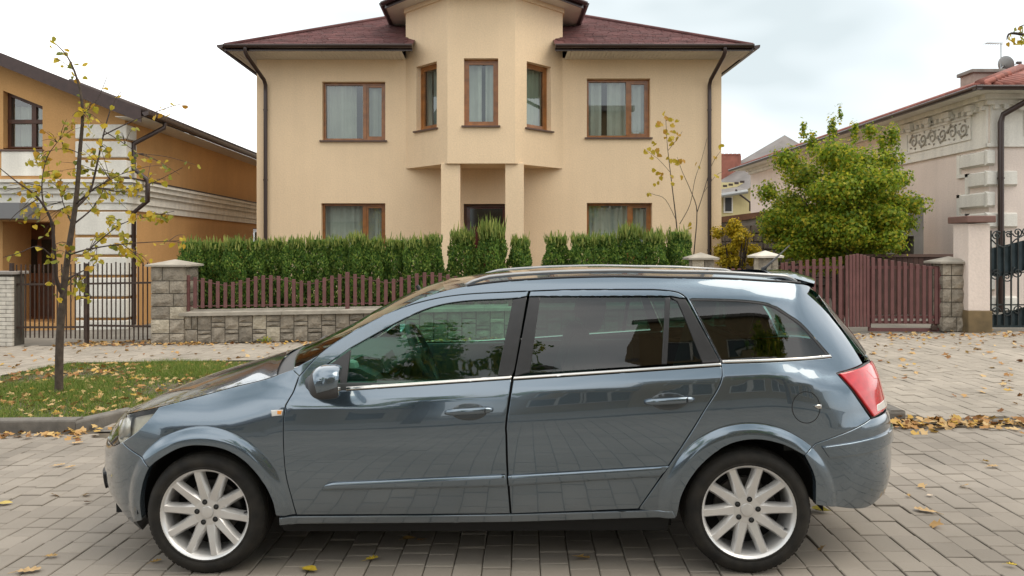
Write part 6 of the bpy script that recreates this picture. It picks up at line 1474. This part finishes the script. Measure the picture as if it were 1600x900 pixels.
# crowns made of leaf clumps
def clump_crown(blobs, n, size, outer=.55):
    """blobs: (centre, radii). leaves concentrate near the surface of each blob"""
    Ps, Ns = [], []; wts = np.array([b[1][0]*b[1][1]*b[1][2] for b in blobs])**.67; wts /= wts.sum()
    for (c_, r_), w_ in zip(blobs, wts):
        k = int(n*w_); d = rng.normal(size=(k,3)); d /= np.linalg.norm(d, axis=1, keepdims=True)
        rad = (outer+(1-outer)*rng.random((k,1)))*(1+rng.normal(0,.10,(k,1)))
        Ps.append(np.array(c_)+d*rad*np.array(r_)); Ns.append(d+rng.normal(0,.55,(k,3))+np.array([0,0,.35]))
    return np.concatenate(Ps), np.concatenate(Ns)
def bushtree(name, label, D, gy, px0, px1, py0, py1, nblob, nleaf, size, m, shape='maple', stems=(), seed=1, rr=(.16,.30), group=None, cat='tree'):
    r_ = random.Random(seed); b = at((px0+px1)/2, gy, D); b.z = gz(b.x)
    o = thing(name, label, cat, b); bl = []
    c0 = at((px0+px1)/2,(py0+py1)/2,D)-b; hw = (px1-px0)/2*D/1180; hh = (py1-py0)/2*D/1180
    for _ in range(nblob):
        while True:
            x, y, z = (r_.uniform(-1,1) for _ in range(3))
            if x*x+y*y+z*z < 1: break
        s = r_.uniform(*rr); bl.append(((c0.x+x*hw*(1-s*.6), y*hw*.75, c0.z+z*hh*(1-s*.6)), (s*hw*1.15, s*hw, s*hh*.9)))
    for px, py, sx, sz in stems: c_ = at(px,py,D)-b; bl.append(((c_.x,c_.y,c_.z),(sx,sx,sz)))
    P, N = clump_crown(bl, nleaf, size, .25); V, F = leaves(P, N, rng.uniform(size*.6, size*1.25, len(P)), shape, .6); npmesh('crown', V, F, m, o)
    for i in range(5):
        a = r_.uniform(0,6.28); limb(o, [(.06*math.cos(a),.06*math.sin(a),-.1),(.2*hw*math.cos(a),.2*hw*math.sin(a),c0.z*.45),(.5*hw*math.cos(a),.5*hw*math.sin(a),c0.z+.2*hh)], .055, .012, 'trunk', M_BARK)
    return o
bushtree('maple_tree', 'broad bushy green maple behind the maroon double gate', 16.6, 505, 1188, 1440, 215, 440, 66, 64000, .076, MG, seed=12, rr=(.15,.30),
         stems=((1300,200,.12,.40),(1313,178,.06,.30),(1255,205,.09,.30),(1268,222,.15,.30),(1335,205,.10,.35),(1378,222,.12,.40),(1395,215,.18,.40),(1360,205,.18,.22),(1425,320,.40,.30),(1410,350,.4,.25),(1200,300,.3,.3),(1210,340,.4,.25),(1240,390,.5,.3),(1290,410,.6,.3),(1340,390,.5,.3),(1385,250,.4,.3),(1230,250,.4,.35)))
bushtree('golden_bush', 'golden-leaved shrub between villa corner and stone wall', 19.0, 480, 1112, 1188, 332, 430, 22, 9000, .075, YB, 'oval', seed=8, cat='shrub')
# leafy twigs of a street tree reaching in at the top corner
tw = at(1690,640,6.6); tw.z = gz(tw.x)
ov = thing('street_tree', 'tree whose yellowing twig hangs into the top corner of the sky', 'tree', tw)
limb(ov, [(0,0,-.1),(.05,.05,1.6),(0,.1,3.2),(.3,.2,4.6)], .13, .06, 'trunk', M_BARK)
def ovp(px, py, D=6.6): return at(px,py,D)-tw
limb(ov, [(0,.1,3.0), ovp(1650,90), ovp(1615,60), ovp(1580,52), ovp(1573,62)], .03, .003); limb(ov, [ovp(1660,95), ovp(1620,40), ovp(1592,42)], .012, .003)
P = [ovp(px+rnd.gauss(0,4), py+rnd.gauss(0,3), 6.6+rnd.gauss(0,.1)) for px, py in ((1575,58),(1580,63),(1588,60),(1592,66),(1596,55),(1600,62),(1596,70),(1604,66),(1590,46),(1598,42),(1608,50),(1612,64),(1622,58),(1630,70),(1590,72)) for _ in range(2)]
P2, N2 = clump_crown([((.6,.3,5.2),(1.2,1.2,.9)),((1.6,.2,4.9),(1.0,1.0,.8)),((.9,-.4,6.0),(1.1,1.1,.8))], 2600, .09)
P = np.concatenate([np.array([tuple(p) for p in P]), P2]); N = rng.normal(0,.7,(len(P),3)); N[:,1] -= .5
V, F = leaves(P, N, rng.uniform(.04,.07,len(P)), 'heart', 1.); npmesh('crown', V, F, LG, ov)
# ---------------------------------------------------------------- clipped thuja hedge: one shrub after another behind the fence
def thuja(px, wpx, ytop, D, label, sprouts=0., seed=0):
    r_ = np.random.default_rng(seed+100); b = at(px, 500, D); b.z = gz(b.x)+.40
    o = thing('thuja', label, 'shrub', b, group='thuja shrubs of the clipped hedge'); zt_ = at(px, ytop, D).z-b.z; hw = wpx/2*D/1180*(.94+.10*((seed*37)%10)/10)
    n = 7000; t = r_.random(n)**.85; z = zt_*t; a = r_.uniform(0,2*math.pi,n); prof = np.where(t < .25, .45+t*2.2, np.where(t > .70, 1.0-(t-.70)*1.75, 1.0))
    lump = 1+.17*np.sin(a*3+z*4+seed)+.13*np.sin(a*5-z*6+seed*2)+.10*np.sin(z*11+a*2)
    rad = hw*prof*lump*(.62+.42*r_.random(n)**.6)
    P = np.stack([rad*np.cos(a), rad*np.sin(a)*.85, z], 1)
    up = np.stack([np.cos(a)*.45+r_.normal(0,.75,n), np.sin(a)*.45+r_.normal(0,.75,n), np.full(n,1.)], 1); up /= np.linalg.norm(up, axis=1, keepdims=True)
    sd = np.cross(up, r_.normal(size=(n,3))); sd /= np.linalg.norm(sd, axis=1, keepdims=True)
    L_ = r_.uniform(.030,.070,n)[:,None]; W_ = L_*.28
    V = np.stack([P-up*L_*.4-sd*W_*.5, P-up*L_*.4+sd*W_*.5, P+up*L_*.2+sd*W_, P+up*L_*.6, P+up*L_*.2-sd*W_], 1).reshape(-1,3)
    F = (np.array([(0,1,2),(0,2,4),(2,3,4)])[None]+np.arange(n)[:,None,None]*5).reshape(-1,3); npmesh('foliage', V, F, TG, o)
    k = int(180+420*sprouts); a = r_.uniform(0,2*math.pi,k); rad = hw*np.sqrt(r_.random(k))*.9
    P = np.stack([rad*np.cos(a), rad*np.sin(a)*.8, zt_-.10+r_.normal(0,.05,k)], 1); h_ = (.04+.15*r_.random(k)**2+sprouts*.28*r_.random(k)**3)[:,None]
    up = np.stack([r_.normal(0,.16,k), r_.normal(0,.16,k), np.ones(k)], 1); sd = np.cross(up, r_.normal(size=(k,3))); sd /= np.linalg.norm(sd, axis=1, keepdims=True)
    V = np.stack([P-sd*.009, P+sd*.009, P+up*h_*.6+sd*.011, P+up*h_, P+up*h_*.6-sd*.011], 1).reshape(-1,3); F = (np.array([(0,1,2),(0,2,4),(2,3,4)])[None]+np.arange(k)[:,None,None]*5).reshape(-1,3)
    npmesh('new_shoots', V, F, TT, o)
    for q in range(4): aa = q*1.7+seed; MB().tube([(.03*math.cos(aa),.03*math.sin(aa),-.35),(.09*math.cos(aa),.09*math.sin(aa),.15),(.14*math.cos(aa),.14*math.sin(aa),.6)], [.018,.014,.006], 6).build('stem', M_TWIG, o)
row = [(303,50,377),(336,40,378),(368,44,377),(402,40,376),(432,30,379),(462,42,376),(497,40,377),(530,38,375),(560,32,374),(585,40,374),(618,42,375),(650,38,372),(676,34,369),(723,46,367),(768,46,362),(812,36,374),(869,42,367),(912,44,368),(948,40,366),(984,46,363),(1022,44,364),(1060,44,366)]
spr = {13:.5, 14:1., 19:.6, 20:.4, 17:.4}
ordn = ['end shrub of the clipped hedge, next to the stone pillar and ochre house','second','third','fourth','fifth','sixth','seventh','eighth','ninth','tenth','eleventh','twelfth']
spec = {12:'last shrub of the long hedge run, just before the villa column', 13:'thuja before the villa door, first of the group of three', 14:'thuja with the tallest feathery shoots, in front of the villa door', 15:'lowest thuja of the three before the villa door', 16:'single narrow thuja standing alone between two gaps', 17:'first thuja of the run after the lone narrow one', 18:'second thuja of the run after the lone narrow one', 19:'thuja under the villa window with long pale shoots', 20:'thuja beside the sapling, before the last one', 21:'last thuja of the hedge, beside the pillar at the wall end'}
for i, (px, w_, yt) in enumerate(row):
    lab = spec.get(i) or (ordn[0] if i == 0 else '%s thuja of the long hedge run, counted from the stone pillar' % ordn[i])
    thuja(px, w_, yt+rnd.uniform(-5,5), 14.75+.12*math.sin(i*2.1), lab, spr.get(i, .12), i)
# creeping weeds at the foot of the wall
wd = st(atb(414,525,13.5)[0], 13.5); we = thing('weed', 'small green weed at the foot of the stone wall', 'weed', wd)
P = np.array([(rnd.gauss(0,.05), rnd.gauss(0,.02), abs(rnd.gauss(.05,.03))) for _ in range(60)]); V, F = leaves(P, rng.normal(0,.5,(60,3))+np.array([0,-.4,.6]), .045, 'oval'); npmesh('leaves', V, F, MG, we)
# ---------------------------------------------------------------- the other side of the street (seen mirrored in the car and the panes)
ap = thing('apartment_block', 'tan apartment block across the street, mirrored in the car windows', 'building', (6, -13, 0)); AO = ap.location.copy()
M_TAN = plaster('tan_render', (.30,.22,.12)); M_DG = mat('dark_pane', (.03,.035,.04), .08, spec=.7)
bfr = lambda u, v, d: Vector((u, -13-d, v))-AO
def block(x0, x1, h, dback, floors, cols_, z0=1.4, fh=3.0):
    hs = []
    for k in range(floors):
        for c_ in cols_: hs.append((c_, c_+1.7, z0+k*fh, z0+k*fh+1.45, .15))
    m_ = MB(); fr_ = lambda u, v, d: bfr(u, v, d+dback); holes_wall(m_, x0, x1, -.5, h, hs, fr_)
    for X in (x0, x1): m_.quad(fr_(X,-.5,0), fr_(X,h,0), fr_(X,h,9), fr_(X,-.5,9))
    m_.quad(fr_(x0,h,0), fr_(x1,h,0), fr_(x1,h,9), fr_(x0,h,9)); m_.build('wall', M_TAN, ap)
    c2 = MB(); fbox(c2, fr_, x0-.2, x1+.2, h, h+.35, -.3, .2); c2.build('parapet', M_GREYC, ap)
    for (a, b, c_, d_, _) in hs:
        f = MB(); fbox(f, fr_, a, a+.08, c_, d_, .08, .14); fbox(f, fr_, b-.08, b, c_, d_, .08, .14); fbox(f, fr_, (a+b)/2-.05, (a+b)/2+.05, c_, d_, .08, .14); fbox(f, fr_, a+.08, b-.08, c_, c_+.08, .08, .14); fbox(f, fr_, a+.08, b-.08, d_-.08, d_, .08, .14); wo_ = f.build('window', M_WHITE, ap)
        MB().quad(fr_(a,c_,.12), fr_(b,c_,.12), fr_(b,d_,.12), fr_(a,d_,.12)).build('pane', M_DG, wo_)
block(-1.5, 2.0, 7.8, .8, 2, [-.9,.6]); block(2.0, 9.5, 11.2, 0, 3, [2.6,4.9,7.2]); block(9.5, 20.0, 7.0, 1.5, 2, [10.4,12.8,15.2])
lo = thing('low_house', 'low pale house across the street, mirrored in the car flank', 'building', (-12, -15, 0)); 
m_ = MB(); LO_ = lo.location.copy(); lfr2 = lambda u, v, d: Vector((u, -15-d, v))-LO_
hs = [(c_, c_+1.2, 1.0, 2.4, .12) for c_ in (-17.5,-14.8,-12.1,-9.4,-6.7)]
holes_wall(m_, -19, -5, -.5, 3.6, hs, lfr2); m_.quad(lfr2(-5,-.5,0), lfr2(-5,3.6,0), lfr2(-5,3.6,8), lfr2(-5,-.5,8)); m_.build('wall', plaster('dull_cream', (.34,.30,.24)), lo)
m_ = MB(); m_.prism([lfr2(-19.4,3.5,-.5), lfr2(-19.4,3.6,-.5), lfr2(-19.4,6.2,4), lfr2(-19.4,3.5,8.5)], (14.8,0,0)); m_.build('roof', M_DKROOF, lo)
for (a, b, c_, d_, _) in hs: MB().quad(lfr2(a,c_,.1), lfr2(b,c_,.1), lfr2(b,d_,.1), lfr2(a,d_,.1)).build('pane', M_DG, lo)
def bigtree(x, y, h, w_, label, seed, m):
    r_ = random.Random(seed); o = thing('roadside_tree', label, 'tree', (x, y, gz(x))); bl = []
    for _ in range(20):
        a, q = r_.uniform(0,6.28), r_.random()**.5; z = h*(.42+.55*r_.random()); s = r_.uniform(.6,1.25)*w_/3.2
        bl.append(((q*w_*math.cos(a), q*w_*math.sin(a), z), (s, s, s*.7)))
    P, N = clump_crown(bl, 4200, .2, .35); V, F = leaves(P, N, rng.uniform(.12,.22,len(P)), 'maple', .4); npmesh('crown', V, F, m, o)
    limb(o, [(0,0,-.1),(.1,0,h*.25),(0,.1,h*.45),(.1,0,h*.8)], .2, .05, 'trunk', M_BARK)
    for c_, s in bl[:12]: limb(o, [(0,.05,h*.32),(c_[0]*.5,c_[1]*.5,(h*.35+c_[2])/2),c_], .07, .015, 'branch', M_BARK)
bigtree(-2.4, -5.4, 6.9, 2.2, 'roadside tree mirrored in the front door window', 3, MG); bigtree(5.6, -5.6, 7.4, 2.3, 'roadside tree mirrored in the rear side window', 9, MG)
